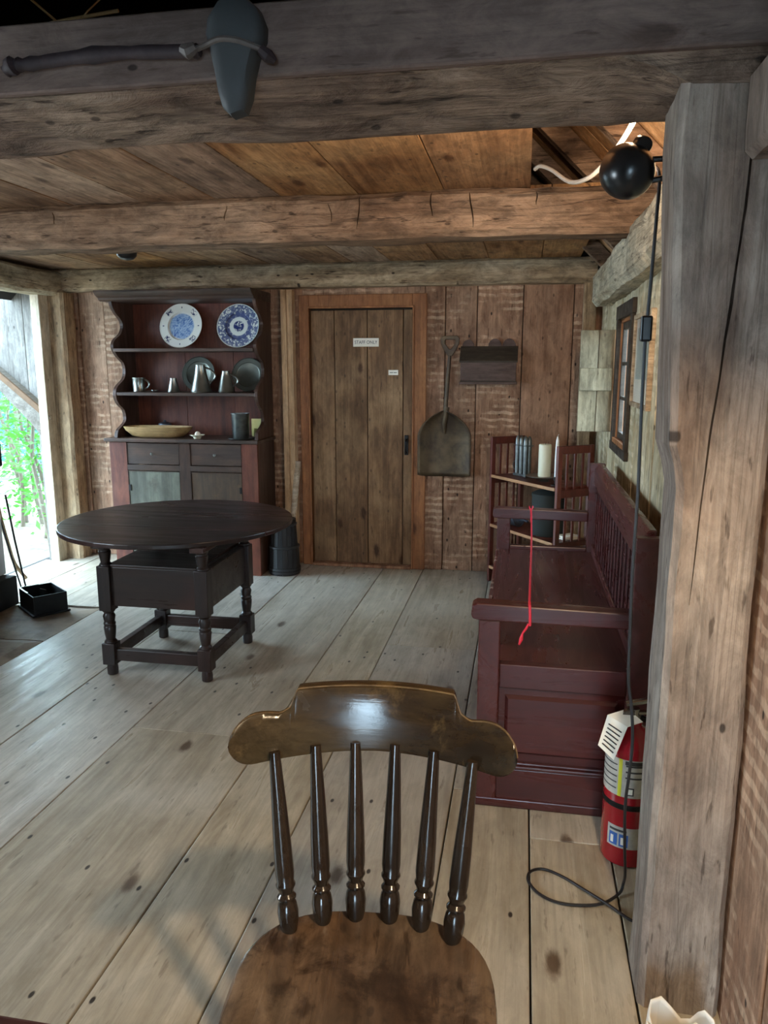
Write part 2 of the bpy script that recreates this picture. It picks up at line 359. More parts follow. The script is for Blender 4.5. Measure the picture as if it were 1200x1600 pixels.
# ------------------------------------------------------------------ mesh helpers
class MB:
    def __init__(s): s.v = []; s.f = []

    def add(s, vs, fs):
        b = len(s.v); s.v += [Vector(p) for p in vs]; s.f += [[b + i for i in q] for q in fs]
        return s

    def box(s, x0, x1, y0, y1, z0, z1):
        vs = [(x, y, z) for x in (x0, x1) for y in (y0, y1) for z in (z0, z1)]
        return s.add(vs, [(0, 1, 3, 2), (4, 6, 7, 5), (0, 4, 5, 1), (2, 3, 7, 6), (0, 2, 6, 4), (1, 5, 7, 3)])

    def bar(s, a, b, wx, wy, up=(0, 0, 1)):
        # rectangular bar from a to b, wx across, wy in the 'up' direction
        a, b = Vector(a), Vector(b); d = (b - a).normalized(); u = Vector(up)
        x = d.cross(u).normalized(); y = x.cross(d).normalized()
        vs = [p + x * i * wx / 2 + y * j * wy / 2 for p in (a, b) for i, j in ((-1, -1), (1, -1), (1, 1), (-1, 1))]
        return s.add(vs, [(3, 2, 1, 0), (4, 5, 6, 7), (0, 1, 5, 4), (1, 2, 6, 5), (2, 3, 7, 6), (3, 0, 4, 7)])

    def prism(s, poly, axis, a, b):
        # poly: 2d points in the two other axes (cyclic order x,y,z minus axis), extruded a..b
        n = len(poly)
        def P(p, t):
            if axis == 'X': return (t, p[0], p[1])
            if axis == 'Y': return (p[0], t, p[1])
            return (p[0], p[1], t)
        vs = [P(p, a) for p in poly] + [P(p, b) for p in poly]
        fs = [tuple(range(n))[::-1], tuple(range(n, 2 * n))] + [(i, (i + 1) % n, n + (i + 1) % n, n + i) for i in range(n)]
        return s.add(vs, fs)

    def lathe(s, prof, seg=24, loc=(0, 0, 0), mat=None, close=True):
        # prof: (radius, z) pairs, turned round z
        vs = []; fs = []; n = len(prof)
        for r, z in prof:
            for i in range(seg):
                t = 2 * PI * i / seg; vs.append(Vector((r * math.cos(t), r * math.sin(t), z)))
        for j in range(n - 1):
            for i in range(seg):
                k = (i + 1) % seg
                fs.append((j * seg + i, j * seg + k, (j + 1) * seg + k, (j + 1) * seg + i))
        if close:
            fs.append(tuple(range(seg))[::-1]); fs.append(tuple(range((n - 1) * seg, n * seg)))
        if mat: vs = [mat @ p for p in vs]
        return s.add([p + Vector(loc) for p in vs], fs)

    def turned(s, a, b, prof, seg=16):
        # lathe profile (radius, t in 0..1) along the segment a-b
        a, b = Vector(a), Vector(b); d = b - a; L = d.length
        q = d.to_track_quat('Z', 'Y').to_matrix().to_4x4()
        return s.lathe([(r, t * L) for r, t in prof], seg, a, q)

    def tube(s, pts, r, seg=8, cap=True):
        pts = [Vector(p) for p in pts]; n = len(pts)
        rs = r if isinstance(r, (list, tuple)) else [r] * n
        b = len(s.v); ref = None
        for i, p in enumerate(pts):
            d = (pts[min(i + 1, n - 1)] - pts[max(i - 1, 0)]).normalized()
            if ref is None:
                ref = Vector((0, 0, 1)) if abs(d.z) < .9 else Vector((1, 0, 0))
            x = d.cross(ref).normalized(); y = x.cross(d).normalized(); ref = y
            for k in range(seg):
                t = 2 * PI * k / seg; s.v.append(p + (x * math.cos(t) + y * math.sin(t)) * rs[i])
        for i in range(n - 1):
            for k in range(seg):
                k2 = (k + 1) % seg
                s.f.append([b + i * seg + k, b + i * seg + k2, b + (i + 1) * seg + k2, b + (i + 1) * seg + k])
        if cap:
            s.f.append([b + k for k in range(seg)][::-1]); s.f.append([b + (n - 1) * seg + k for k in range(seg)])
        return s

    def hewn(s, a, b, w, h, up=(0, 0, 1), amp=.008, step=.07, cham=.02, seed=0, widen=None):
        # rough-hewn timber from a to b: w across, h in 'up'
        a, b = Vector(a), Vector(b); L = (b - a).length; d = (b - a) / L
        x = d.cross(Vector(up)).normalized(); y = x.cross(d).normalized()
        n = max(2, int(L / step)); W, H, c = w / 2, h / 2, cham
        ring = [(-W + c, -H), (0, -H), (W - c, -H), (W, -H + c), (W, -H / 3), (W, H / 3), (W, H - c), (W - c, H), (0, H), (-W + c, H), (-W, H - c), (-W, H / 3), (-W, -H / 3), (-W, -H + c)]
        m = len(ring); base = len(s.v)
        for i in range(n + 1):
            p = a + d * (L * i / n)
            for (u, v) in ring:
                q = p + x * u + y * v
                k = Vector((q.x * 3.1 + seed, q.y * 3.1 + seed * 2, q.z * 3.1))
                o = noise.noise_vector(k) * amp + noise.noise_vector(k * 4.3) * amp * .55
                o -= d * o.dot(d) * .8
                s.v.append(q + o)
        for i in range(n):
            for k in range(m):
                k2 = (k + 1) % m
                s.f.append([base + i * m + k, base + i * m + k2, base + (i + 1) * m + k2, base + (i + 1) * m + k])
        s.f.append([base + k for k in range(m)][::-1]); s.f.append([base + n * m + k for k in range(m)])
        return s

    def build(s, name, mat, parent=None, bev=0.0, smooth=False, local=False, origin=None, seg=2):
        me = bpy.data.meshes.new(name)
        off = Vector((0, 0, 0))
        if parent is not None and not local:
            q = parent
            while q is not None: off += q.location; q = q.parent
        if parent is None:
            if origin is None:
                xs = [p.x for p in s.v]; ys = [p.y for p in s.v]; zs = [p.z for p in s.v]
                origin = ((min(xs) + max(xs)) / 2, (min(ys) + max(ys)) / 2, min(zs))
            off = Vector(origin)
        me.from_pydata([p - off for p in s.v], [], s.f); me.validate()
        bm = bmesh.new(); bm.from_mesh(me); bmesh.ops.recalc_face_normals(bm, faces=bm.faces); bm.to_mesh(me); bm.free()
        me.materials.append(M[mat] if isinstance(mat, str) else mat)
        o = bpy.data.objects.new(name, me); COL.objects.link(o)
        if parent is None: o.location = off
        else: o.parent = parent
        if smooth:
            me.shade_smooth()
            try: me.set_sharp_from_angle(angle=math.radians(38))
            except Exception: pass
        if bev:
            md = o.modifiers.new('edge', 'BEVEL'); md.width = bev; md.segments = seg; md.limit_method = 'ANGLE'; md.angle_limit = math.radians(50)
        return o


def cut(o, m):
    # cut the shape m (world coordinates) out of the mesh object o
    c = m.build('cutter', 'sub')
    md = o.modifiers.new('cut', 'BOOLEAN'); md.operation = 'DIFFERENCE'; md.object = c; md.solver = 'EXACT'; md.use_self = True
    dg = bpy.context.evaluated_depsgraph_get(); me = bpy.data.meshes.new_from_object(o.evaluated_get(dg))
    o.modifiers.clear(); bpy.data.objects.remove(c)
    if len(me.polygons) >= len(o.data.polygons):
        mt = o.data.materials[0]; me.materials.clear(); me.materials.append(mt); o.data = me


def thing(name, label, cat, loc=(0, 0, 0), rz=0.0, group=None):
    o = bpy.data.objects.new(name, None); COL.objects.link(o); o.location = loc; o.rotation_euler = (0, 0, rz)
    o.empty_display_size = .1
    return tag(o, label, cat, group)


def tag(o, label, cat, group=None):
    o['label'] = label; o['category'] = cat
    if group: o['group'] = group
    return o


def struct(o, label=None):
    o['kind'] = 'structure'
    if label: o['label'] = label
    return o


def box(name, mat, parent, x0, x1, y0, y1, z0, z1, bev=.003, local=False):
    return MB().box(x0, x1, y0, y1, z0, z1).build(name, mat, parent, bev, local=local)


def srf_lathe(name, mat, parent, prof, loc, seg=28, smooth=True, M4=None, local=False):
    return MB().lathe(prof, seg, loc, M4).build(name, mat, parent, 0, smooth, local)


# ================================================================== SETTING
# ---- floor: long boards running towards the back wall
fl = struct(MB().box(-3.75, .75, -3.1, 5.62, -.12, -.028).build('floor', 'sub'), 'wide pale floorboards of the old room')
FJ = [-2.575, -2.03, -1.58, -.995, -.697, -.205, .065, .315, .62]
butt = {0: [1.7], 1: [.6, 3.9], 2: [2.75], 3: [1.0], 4: [3.9], 5: [2.52], 6: [1.2, 2.27], 7: [2.35]}
for i in range(len(FJ) - 1):
    ys = [-3.0] + butt.get(i, []) + [5.52]
    for j in range(len(ys) - 1):
        MB().box(FJ[i] + .0025, FJ[i + 1] - .0025, ys[j] + .0015, ys[j + 1] - .0015, -.03, random.uniform(-.002, .001)).build('plank', 'floor', fl, .003)
for x0, x1 in ((-3.56, -3.28), (-3.28, -2.93), (-2.93, -2.575)):
    MB().box(x0 + .0025, x1 - .0025, 4.22, 5.52, -.03, random.uniform(-.002, .001)).build('plank', 'floor', fl, .003)
for x0, x1 in ((-3.7, -3.15), (-3.15, -2.575)):
    MB().box(x0 + .0025, x1 - .0025, -3.0, 2.1, -.03, 0).build('plank', 'floor', fl, .003)
# hearth flagstones
hy = [2.1, 2.62, 3.15, 3.62, 4.22]
for j in range(4):
    xs = [-3.62, -3.1 + .12 * (-1) ** j, -2.58]
    for i in range(2):
        m = MB(); x0, x1, y0, y1 = xs[i] + .006, xs[i + 1] - .006, hy[j] + .006, hy[j + 1] - .006
        n = 7; idx = {}
        vs = []; fs = []
        for a in range(n + 1):
            for b in range(n + 1):
                x = x0 + (x1 - x0) * a / n; y = y0 + (y1 - y0) * b / n
                e = min(a, b, n - a, n - b)
                z = .004 + .010 * noise.noise(Vector((x * 5, y * 5, 3.3))) - (.012 if e == 0 else 0)
                idx[a, b] = len(vs); vs.append((x, y, z))
        for a in range(n):
            for b in range(n):
                fs.append((idx[a, b], idx[a + 1, b], idx[a + 1, b + 1], idx[a, b + 1]))
        rim = [idx[a, 0] for a in range(n + 1)] + [idx[n, b] for b in range(1, n + 1)] + [idx[a, n] for a in range(n - 1, -1, -1)] + [idx[0, b] for b in range(n - 1, 0, -1)]
        k = len(vs); vs += [(vs[q][0], vs[q][1], -.03) for q in rim]
        for q in range(len(rim)):
            q2 = (q + 1) % len(rim); fs.append((rim[q2], rim[q], k + q, k + q2))
        m.add(vs, fs).build('hearth_stone', 'hearth', fl)

# ---- back wall: vertical boards, each proud or set back a little
wb = struct(MB().box(-3.75, .8, 5.54, 5.66, -.1, 4.3).build('wall_back', 'sub'), 'back wall of brown vertical boards with pale lath marks')
for x0, x1, mt in [(-3.62, -3.375, 'wallb'), (-3.375, -3.17, 'wallb'), (-3.17, -2.86, 'wallb'), (-2.86, -2.45, 'wallb'), (-2.45, -2.05, 'wallb'), (-2.05, -1.74, 'wallb'),
                   (-1.74, -1.60, 'wallb'), (-.705, -.56, 'wallb'), (-.56, -.338, 'wallb'), (-.338, -.024, 'wallb'), (-.024, .315, 'wallplain'), (.315, .72, 'wallb')]:
    y = 5.5 + random.uniform(-.006, .008)
    MB().box(x0 + .003, x1 - .003, y, 5.545, 0, 2.12).build('plank', mt, wb, .003)
MB().box(-1.60, -.705, 5.505, 5.545, 1.99, 2.12).build('plank', 'wallb', wb, .003)

# ---- door with casing
d1 = struct(MB().box(-1.545, -.79, 5.53, 5.555, 0, 1.90).build('door_1', 'sub'), 'plank door with a small staff sign in an orange-brown casing')
for x0, x1 in ((-1.543, -1.366), (-1.366, -1.122), (-1.122, -.86), (-.86, -.793)):
    MB().box(x0 + .003, x1 - .003, 5.505 + random.uniform(-.002, .002), 5.535, .025, 1.888).build('plank', 'door', d1, .002)
c = MB().box(-1.622, -1.545, 5.472, 5.53, 0, 1.995); c.build('casing_side', 'casing', d1, .004)
MB().box(-.79, -.69, 5.472, 5.53, 0, 1.995).build('casing_side', 'casing', d1, .004)
MB().box(-1.545, -.79, 5.472, 5.53, 1.90, 1.995).build('casing_head', 'casing', d1, .004)
for x0, x1 in ((-1.56, -1.545), (-.79, -.775)):
    MB().box(x0, x1, 5.462, 5.5, 0, 1.915).build('casing_bead', 'casing', d1, .004)
MB().box(-1.56, -.775, 5.462, 5.5, 1.90, 1.915).build('casing_bead', 'casing', d1, .004)
MB().box(-1.545, -.79, 5.45, 5.53, 0, .022).build('threshold', 'wallplain', d1, .004)
la = MB().box(-.846, -.818, 5.488, 5.506, .855, 1.0); la.build('latch_plate', 'iron', d1, .004)
MB().tube([(-.832, 5.49, .97), (-.832, 5.455, .955), (-.832, 5.45, .92), (-.832, 5.458, .885), (-.832, 5.49, .872)], .006).build('latch_handle', 'iron', d1, 0, True)

# pale pine studs beside the dresser
t1 = struct(MB().box(-1.735, -1.695, 5.40, 5.49, 0, 2.03).build('trim_1', 'pine', None, .003), 'pale raw pine stud standing beside the dresser')
t2 = struct(MB().box(-1.693, -1.652, 5.41, 5.49, 0, 2.03).build('trim_2', 'pine', None, .003), 'second pale pine stud between dresser and door casing')

# ---- beams
hb = struct(MB().hewn((-3.62, 5.455, 2.125), (.45, 5.455, 2.125), .16, .165, amp=.007, seed=2).build('ceiling_beam', 'beampale', None), 'pale hewn beam along the top of the back wall')
mb_ = struct(MB().hewn((-3.68, 3.37, 2.11), (.50, 3.37, 2.11), .20, .185, amp=.011, seed=5, cham=.025).build('ceiling_beam', 'beam', None), 'cracked hewn beam crossing the middle of the ceiling')
for xa, za, zb_, tilt in [(-1.28, 2.17, 2.11, -.01), (-.83, 2.165, 2.09, .012), (-.70, 2.19, 2.06, -.006), (-.40, 2.19, 2.10, .004), (-.24, 2.185, 2.05, .012), (.02, 2.18, 2.13, .006), (-2.1, 2.17, 2.12, .01)]:
    vs = []; fs = []
    for i in range(5):
        t = i / 4; ww = .0026 * math.sin(PI * (t * .8 + .15)) + .0008; x = xa + tilt * t + .004 * math.sin(5 * t + xa * 9); z = za + (zb_ - za) * t
        vs += [(x - ww * 1.5, 3.245, z), (x + ww * 1.5, 3.245, z), (x, 3.305, z)]
    for i in range(4):
        a, b = i * 3, i * 3 + 3
        fs += [(a, a + 1, b + 1, b), (a + 1, a + 2, b + 2, b + 1), (a + 2, a, b, b + 2)]
    n_ = len(vs); fs += [(0, 2, 1), (n_ - 3, n_ - 2, n_ - 1)]
    cut(mb_, MB().add(vs, fs))
m = MB()
L0, L1, n = -3.7, .56, 64
ring = [(1.64, 2.205), (1.64, 2.16), (1.638, 2.115), (1.642, 2.075), (1.66, 2.062), (1.72, 2.047), (1.78, 2.032), (1.83, 2.018), (1.862, 2.022), (1.872, 2.06), (1.87, 2.13), (1.87, 2.205), (1.75, 2.205)]
vs = []; fs = []; k = len(ring)
for i in range(n + 1):
    x = L0 + (L1 - L0) * i / n
    for j, (y, z) in enumerate(ring):
        if 3 <= j <= 7: z = min(z, z + (2.018 - z) * min(1, max(0, (x - .18) / .12)))
        if j < 4: y -= .004
        q = Vector((x * 2.7, y * 5, z * 5 + 9)); rough = .012 if 4 <= j <= 9 else .003
        o = noise.noise_vector(q) * rough + noise.noise_vector(q * 4) * rough * .6
        vs.append((x, y + o.y, z + o.z))
for i in range(n):
    for j in range(k): fs.append((i * k + j, i * k + (j + 1) % k, (i + 1) * k + (j + 1) % k, (i + 1) * k + j))
fs += [tuple(range(k)), tuple(range(n * k, n * k + k))]
db = struct(m.add(vs, fs).build('ceiling_beam', 'beamdark', None), 'dark weathered beam carrying the hafted stone axe')
MB().hewn((-3.7, 1.622, 2.142), (.56, 1.622, 2.142), .022, .136, amp=.002, cham=.004, step=.12, seed=31).build('face_board', 'faceboard', db)
lp = struct(MB().hewn((-3.52, 4.15, 2.095), (-3.52, 5.56, 2.095), .19, .17, amp=.008, seed=8).build('ceiling_beam', 'plate', None), 'hewn plate over the open doorway')
rp = struct(MB().hewn((.48, 1.83, 1.955), (.48, 4.92, 1.955), .18, .205, amp=.012, seed=11, cham=.03).build('ceiling_beam', 'plate', None), 'pale hewn wall plate above the small window')
fp = struct(MB().hewn((.475, -.2, 1.96), (.475, 1.635, 1.96), .16, .16, amp=.008, seed=12, cham=.015).build('ceiling_beam', 'post', None), 'hewn wall plate meeting the grey post')

# ---- posts
# right foreground post with a flared (jowled) head
m = MB(); n = 44; vs = []; fs = []
for i in range(n + 1):
    z = 2.03 * i / n
    t = min(1, max(0, (z - 1.27) / .06)); fl_ = t * .022 + min(1, max(0, (z - 1.33) / .6)) * .022
    X0, X1, Y0, Y1 = .318 - fl_, .492, 1.64, 1.815
    c = .014
    ring = [(X0 + c, Y0), ((X0 + X1) / 2 - .03, Y0), ((X0 + X1) / 2 + .035, Y0), (X1 - c, Y0), (X1, Y0 + c), (X1, Y1), ((X0 + X1) / 2, Y1), (X0 + c, Y1), (X0, Y1 - c), (X0, (Y0 + Y1) / 2), (X0, Y0 + c)]
    for (x, y) in ring:
        q = Vector((x * 6, y * 6, z * 2.3 + 4)); o = noise.noise_vector(q) * .007 + noise.noise_vector(q * 4) * .003
        vs.append((x + o.x, y + o.y, z))
k = len(ring)
for i in range(n):
    for j in range(k): fs.append((i * k + j, i * k + (j + 1) % k, (i + 1) * k + (j + 1) % k, (i + 1) * k + j))
fs += [tuple(range(k)), tuple(range(n * k, n * k + k))]
gp = struct(m.add(vs, fs).build('corner_post', 'post', None), 'thick grey weathered post with flared head and split')
# its long drying split
sp = [(.408, 2.03), (.409, 1.92), (.405, 1.80), (.398, 1.70), (.394, 1.62), (.388, 1.55), (.384, 1.47), (.375, 1.36), (.368, 1.22), (.364, 1.10), (.360, 1.0)]
wd = [.001, .003, .004, .003, .005, .004, .003, .0035, .0025, .002, .0005]
m = MB(); vs = []; fs = []
for (x, z), ww in zip(sp, wd): vs += [(x - ww, 1.615, z), (x + ww, 1.615, z), (x, 1.69, z)]
for i in range(len(sp) - 1):
    a, b = i * 3, i * 3 + 3
    fs += [(a, a + 1, b + 1, b), (a + 1, a + 2, b + 2, b + 1), (a + 2, a, b, b + 2)]
n_ = len(vs); fs += [(0, 2, 1), (n_ - 3, n_ - 2, n_ - 1)]
cut(gp, m.add(vs, fs))
cp = struct(MB().hewn((-3.475, 5.40, 0), (-3.475, 5.40, 2.03), .17, .16, up=(0, 1, 0), amp=.008, seed=14).build('corner_post', 'postpale', None), 'brown corner post beside the open doorway')
c2 = struct(MB().hewn((.415, 5.45, 0), (.415, 5.45, 2.06), .085, .09, up=(0, 1, 0), amp=.004, cham=.008, seed=15).build('corner_post', 'postpale', None), 'narrow pale post in the corner by the window')
MB().box(.46, .60, 5.46, 5.50, 0, 1.98).build('corner_board', 'wallplain', c2, .003)

# ---- right wall with small window
wr = struct(MB().box(.527, .54, -3.1, 3.86, -.1, 2.15).build('wall_right', 'sub'), 'pale boarded wall with a small open-shuttered window')
MB().box(.527, .54, 4.36, 5.62, -.1, 2.15).build('backing', 'sub', wr)
MB().box(.527, .54, 3.86, 4.36, -.1, 1.11).build('backing', 'sub', wr)
MB().box(.527, .54, 3.86, 4.36, 1.74, 2.15).build('backing', 'sub', wr)
y = -3.0; k = 0
JY = [-3.0, -2.6, -2.2, -1.8, -1.4, -1.0, -.6, -.25, .1, .45, .8, 1.1, 1.4, 1.7, 1.95, 2.2, 2.42, 2.66, 2.87, 3.08, 3.25, 3.45, 3.64, 3.86, 4.36, 4.55, 4.72, 4.9, 5.12, 5.5]
for a, b in zip(JY, JY[1:]):
    x = .50 + random.uniform(-.004, .005)
    mt = 'wallb' if b < 1.75 else 'wallr'
    if abs(a - 3.86) < .01:
        MB().box(x, .528, a + .003, b - .003, 0, 1.11).build('plank', mt, wr, .003)
        MB().box(x, .528, a + .003, b - .003, 1.74, 2.06).build('plank', mt, wr, .003)
    else:
        MB().box(x, .528, a + .003, b - .003, 0, 2.06).build('plank', mt, wr, .003)
wn = struct(MB().box(.485, .545, 3.86, 4.36, 1.07, 1.115).build('window_1', 'casing', None, .003), 'small deep window with orange jambs in the pale wall')
MB().box(.482, .5, 3.80, 3.865, 1.06, 1.78).build('window_casing', 'boxlid', wn, .003)
MB().box(.482, .5, 4.355, 4.42, 1.06, 1.78).build('window_casing', 'boxlid', wn, .003)
MB().box(.48, .5, 3.78, 4.43, 1.74, 1.81).build('window_casing', 'boxlid', wn, .003)
MB().box(.48, .5, 3.78, 4.43, 1.045, 1.09).build('window_casing', 'boxlid', wn, .003)
MB().box(.50, .545, 3.865, 3.88, 1.11, 1.74).build('jamb', 'casing', wn, .002)
MB().box(.50, .545, 4.34, 4.355, 1.11, 1.74).build('jamb', 'casing', wn, .002)
MB().box(.50, .545, 3.865, 4.355, 1.72, 1.74).build('head', 'casing', wn, .002)
MB().box(.508, .530, 3.885, 3.92, 1.115, 1.72).build('sash', 'boxlid', wn, .002)
MB().box(.508, .530, 4.30, 4.335, 1.115, 1.72).build('sash', 'boxlid', wn, .002)
MB().box(.508, .530, 3.92, 4.30, 1.115, 1.15).build('sash', 'boxlid', wn, .002)
MB().box(.508, .530, 3.92, 4.30, 1.685, 1.72).build('sash', 'boxlid', wn, .002)
MB().box(.510, .528, 4.10, 4.12, 1.15, 1.685).build('muntin', 'boxlid', wn, .002)
for z0 in (1.32, 1.50): MB().box(.510, .528, 3.92, 4.30, z0, z0 + .018).build('muntin', 'boxlid', wn, .002)
for y0, y1 in ((3.92, 4.10), (4.12, 4.30)):
    for z0, z1 in ((1.15, 1.32), (1.338, 1.50), (1.518, 1.685)):
        MB().box(.518, .520, y0, y1, z0, z1).build('pane', 'glass', wn)

# shutter standing open into the room
sh = thing('window_shutter', 'pale board shutter with one batten, swung open beside the small window', 'shutter', (.39, 4.43, 1.135))
box('board', 'shutter', sh, .298, .395, 4.42, 4.44, 1.135, 1.69)
box('board', 'shutter', sh, .398, .482, 4.42, 4.44, 1.135, 1.69)
box('batten', 'shutter', sh, .300, .474, 4.395, 4.42, 1.362, 1.485, .004)
MB().box(.478, .498, 4.412, 4.447, 1.14, 1.69).build('lit_edge_strip', 'pine', sh, .002)  # paler pine strip: the shutter's lit edge put into colour

# ---- left wall: open doorway with braced corner, fireplace, assumed window out of view
wl = struct(MB().box(-3.75, -3.62, -3.1, .9, -.1, 2.15).build('wall_left', 'frontwall'), 'left wall with the open doorway')
MB().box(-3.75, -3.62, 1.7, 4.12, -.1, 2.15).build('wall_segment', 'frontwall', wl)
MB().box(-3.75, -3.62, .9, 1.7, -.1, .95).build('wall_segment', 'frontwall', wl)
MB().box(-3.75, -3.62, .9, 1.7, 1.75, 2.15).build('wall_segment', 'frontwall', wl)
MB().box(-3.70, -3.56, 5.36, 5.56, -.1, 2.15).build('wall_segment', 'boardout', wl)
dj = struct(MB().box(-3.58, -3.51, 5.205, 5.315, -.02, 2.02).build('door_2', 'jamb', None, .004), 'open doorway to the garden with pale jamb and brace')
MB().box(-3.525, -3.505, 5.215, 5.245, 1.10, 1.13).build('strike_plate', 'steel', dj, .002)
MB().box(-3.66, -3.50, 4.15, 5.25, -.06, -.002).build('sill', 'floor', dj, .004)
# knee brace and boards of the porch side outside the jamb
up = [(-3.525, 1.135), (-3.70, 1.28), (-3.944, 1.48), (-4.2, 1.69), (-4.55, 1.97)]
lo = [(-4.55, 1.78), (-4.2, 1.535), (-3.959, 1.335), (-3.70, 1.075), (-3.55, .89), (-3.525, .85)]
MB().prism(up + lo, 'Y', 5.255, 5.33).build('brace', 'brace', dj, .006)
MB().prism(up + [(x, z - .055) for x, z in up[::-1]], 'Y', 5.235, 5.256).build('brace_edge', 'braceedge', dj, .003)
for a, b in ((-4.55, -4.28), (-4.28, -3.98), (-3.98, -3.735), (-3.735, -3.525)):
    def zz(x):
        for (p, q), (r_, s_) in zip(up, up[1:]):
            if r_ - 1e-6 <= x <= p + 1e-6: return q + (s_ - q) * (x - p) / (r_ - p) - .05
        return 1.1
    MB().prism([(a + .002, zz(a)), (b - .002, zz(b)), (b - .002, 2.08), (a + .002, 2.08)], 'Y', 5.33, 5.352).build('plank', 'boardout', dj, .002)
MB().box(-4.6, -3.60, 5.29, 5.36, 2.06, 2.14).build('porch_rail', 'boardout', dj, .004)

# fireplace end in the left wall
fj = struct(MB().box(-3.62, -3.215, 3.80, 4.20, .19, .88).build('wall_fireplace', 'plaster', None, .01), 'whitewashed fireplace jamb on a sooty base')
MB().box(-3.62, -3.135, 3.76, 4.19, 0, .19).build('jamb_base', 'soot', fj, .008)
MB().box(-3.62, -3.19, 2.2, 4.23, .88, 1.24).build('lintel', 'soot', fj, .01)
MB().box(-3.62, -3.3, 2.2, 4.1, 1.24, 2.2).build('chimney_breast', 'plaster', fj, .01)
MB().box(-3.62, -3.2, 2.2, 2.5, 0, .88).build('jamb', 'plaster', fj, .01)

# ---- front wall behind the camera, with an assumed doorway opening
wf = struct(MB().box(-3.75, -.38, -3.1, -3.0, -.1, 4.3).build('wall_front', 'frontwall'), 'wall behind the viewer with an assumed open doorway')
MB().box(.42, .66, -3.1, -3.0, -.1, 4.3).build('wall_segment', 'frontwall', wf)
MB().box(-.38, .42, -3.1, -3.0, 1.85, 4.3).build('wall_segment', 'frontwall', wf)

# ---- ceiling boards of the loft, ending short of the right wall
ce = struct(MB().box(-3.7, -.03, 1.9, 5.56, 2.232, 2.25).build('ceiling', 'sub'), 'wide brown loft boards over the beams')
cx = [-3.68, -3.36, -3.02, -2.70, -2.36, -2.02, -1.68, -1.345, -1.045, -.71, -.35, .0]
for a, b in zip(cx, cx[1:]):
    MB().box(a + .002, b - .002, 1.78, 3.36, 2.203 + random.uniform(0, .004), 2.228).build('plank', 'ceil', ce, .002)
cx = [-3.68, -3.33, -3.0, -2.72, -2.40, -2.1, -1.80, -1.48, -1.2, -.93, -.60, -.26, .085, .34]
for a, b in zip(cx, cx[1:]):
    MB().box(a + .002, b - .002, 3.38, 5.54, 2.203 + random.uniform(0, .004), 2.228).build('plank', 'ceil', ce, .002)
MB().box(-3.7, .56, -3.05, 1.42, 2.205, 2.25).build('near_shade_boards', 'ceil', ce)  # unseen ceiling over the near room, added to darken the loft

# ---- roof: slopes of boards down to the plates
ro = struct(MB().prism([(.72, 1.98), (-1.55, 4.25), (-3.82, 1.98), (-3.82, 2.08), (-1.55, 4.35), (.72, 2.08)], 'Y', -3.1, 5.66).build('roof', 'sub'), 'underside of the steep boarded roof')
yy = 1.86
while yy < 5.4:
    a, b = yy + .003, min(yy + .26, 5.5) - .003
    MB().prism([(.58, 2.105), (-.62, 3.305), (-.635, 3.29), (.565, 2.09)], 'Y', a, b).build('plank', 'roof', ro)
    yy += .26
for y0 in (2.16, 2.86, 3.56, 4.26, 4.96):
    MB().prism([(.56, 2.085), (-.64, 3.285), (-.70, 3.225), (.50, 2.025)], 'Y', y0, y0 + .07).build('rafter', 'beam', ro, .004)

# ================================================================== OUTSIDE
gr = struct(MB().box(-16, 12, -6, 22, -.4, -.13).build('ground', 'ground'), 'pale leaf-littered ground outside the doorway')


def leaf_cloud(m, centers, count, spread, size, rnd):
    for _ in range(count):
        c = Vector(rnd.choice(centers)) + Vector((rnd.gauss(0, spread), rnd.gauss(0, spread), rnd.gauss(0, spread)))
        a = Vector((rnd.gauss(0, 1), rnd.gauss(0, 1), rnd.gauss(0, .5))).normalized()
        b = a.cross(Vector((rnd.gauss(0, 1), rnd.gauss(0, 1), rnd.gauss(0, 1)))).normalized()
        s = size * rnd.uniform(.6, 1.3); u = a.cross(b) * s * .18
        m.add([c - a * s, c - b * s * .5 + u, c + a * s, c + b * s * .5 + u], [(0, 1, 2), (0, 2, 3)])


rnd = random.Random(3)
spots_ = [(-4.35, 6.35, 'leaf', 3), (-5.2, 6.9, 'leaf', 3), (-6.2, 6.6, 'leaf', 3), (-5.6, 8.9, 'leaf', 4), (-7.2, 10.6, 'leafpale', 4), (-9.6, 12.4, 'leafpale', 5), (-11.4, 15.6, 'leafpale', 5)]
labs = ['leafy sapling right beside the doorway jamb', 'leafy sapling with a pale thin trunk near the wire fence', 'bushy green sapling in the middle of the doorway view',
        'tall green sapling just behind the wire fence', 'pale sunlit sapling further behind the fence', 'pale distant sapling in the woods', 'faint distant sapling at the wood edge']
for (x, y, mt, ns), lab in zip(spots_, labs):
    sp_ = thing('sapling', lab, 'sapling', (x, y, -.13), 0, 'saplings outside the doorway')
    cents = []
    for q in range(ns):
        px, py = x + rnd.uniform(-.25, .25), y + rnd.uniform(-.25, .25)
        pts = []; H = rnd.uniform(1.9, 2.6)
        for t in range(7):
            pts.append((px + .10 * math.sin(t * 1.1 + q) + rnd.uniform(-.03, .03), py + .08 * math.cos(t * .9 + q * 2), -.14 + H * t / 6))
            if t > 0: cents.append(pts[-1])
        MB().tube(pts, [.022 - .0025 * t for t in range(7)], 6).build('stem', 'bark', sp_, 0, True)
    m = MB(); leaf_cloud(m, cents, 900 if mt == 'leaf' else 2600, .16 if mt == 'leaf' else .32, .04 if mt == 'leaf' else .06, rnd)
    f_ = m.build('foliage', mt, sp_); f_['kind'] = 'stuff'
fe = thing('wire_fence', 'thin horizontal wire fence behind the saplings', 'fence', (-6.5, 7.65, -.13))
A_, B_ = Vector((-4.1, 8.3, 0)), Vector((-9.0, 7.0, 0))
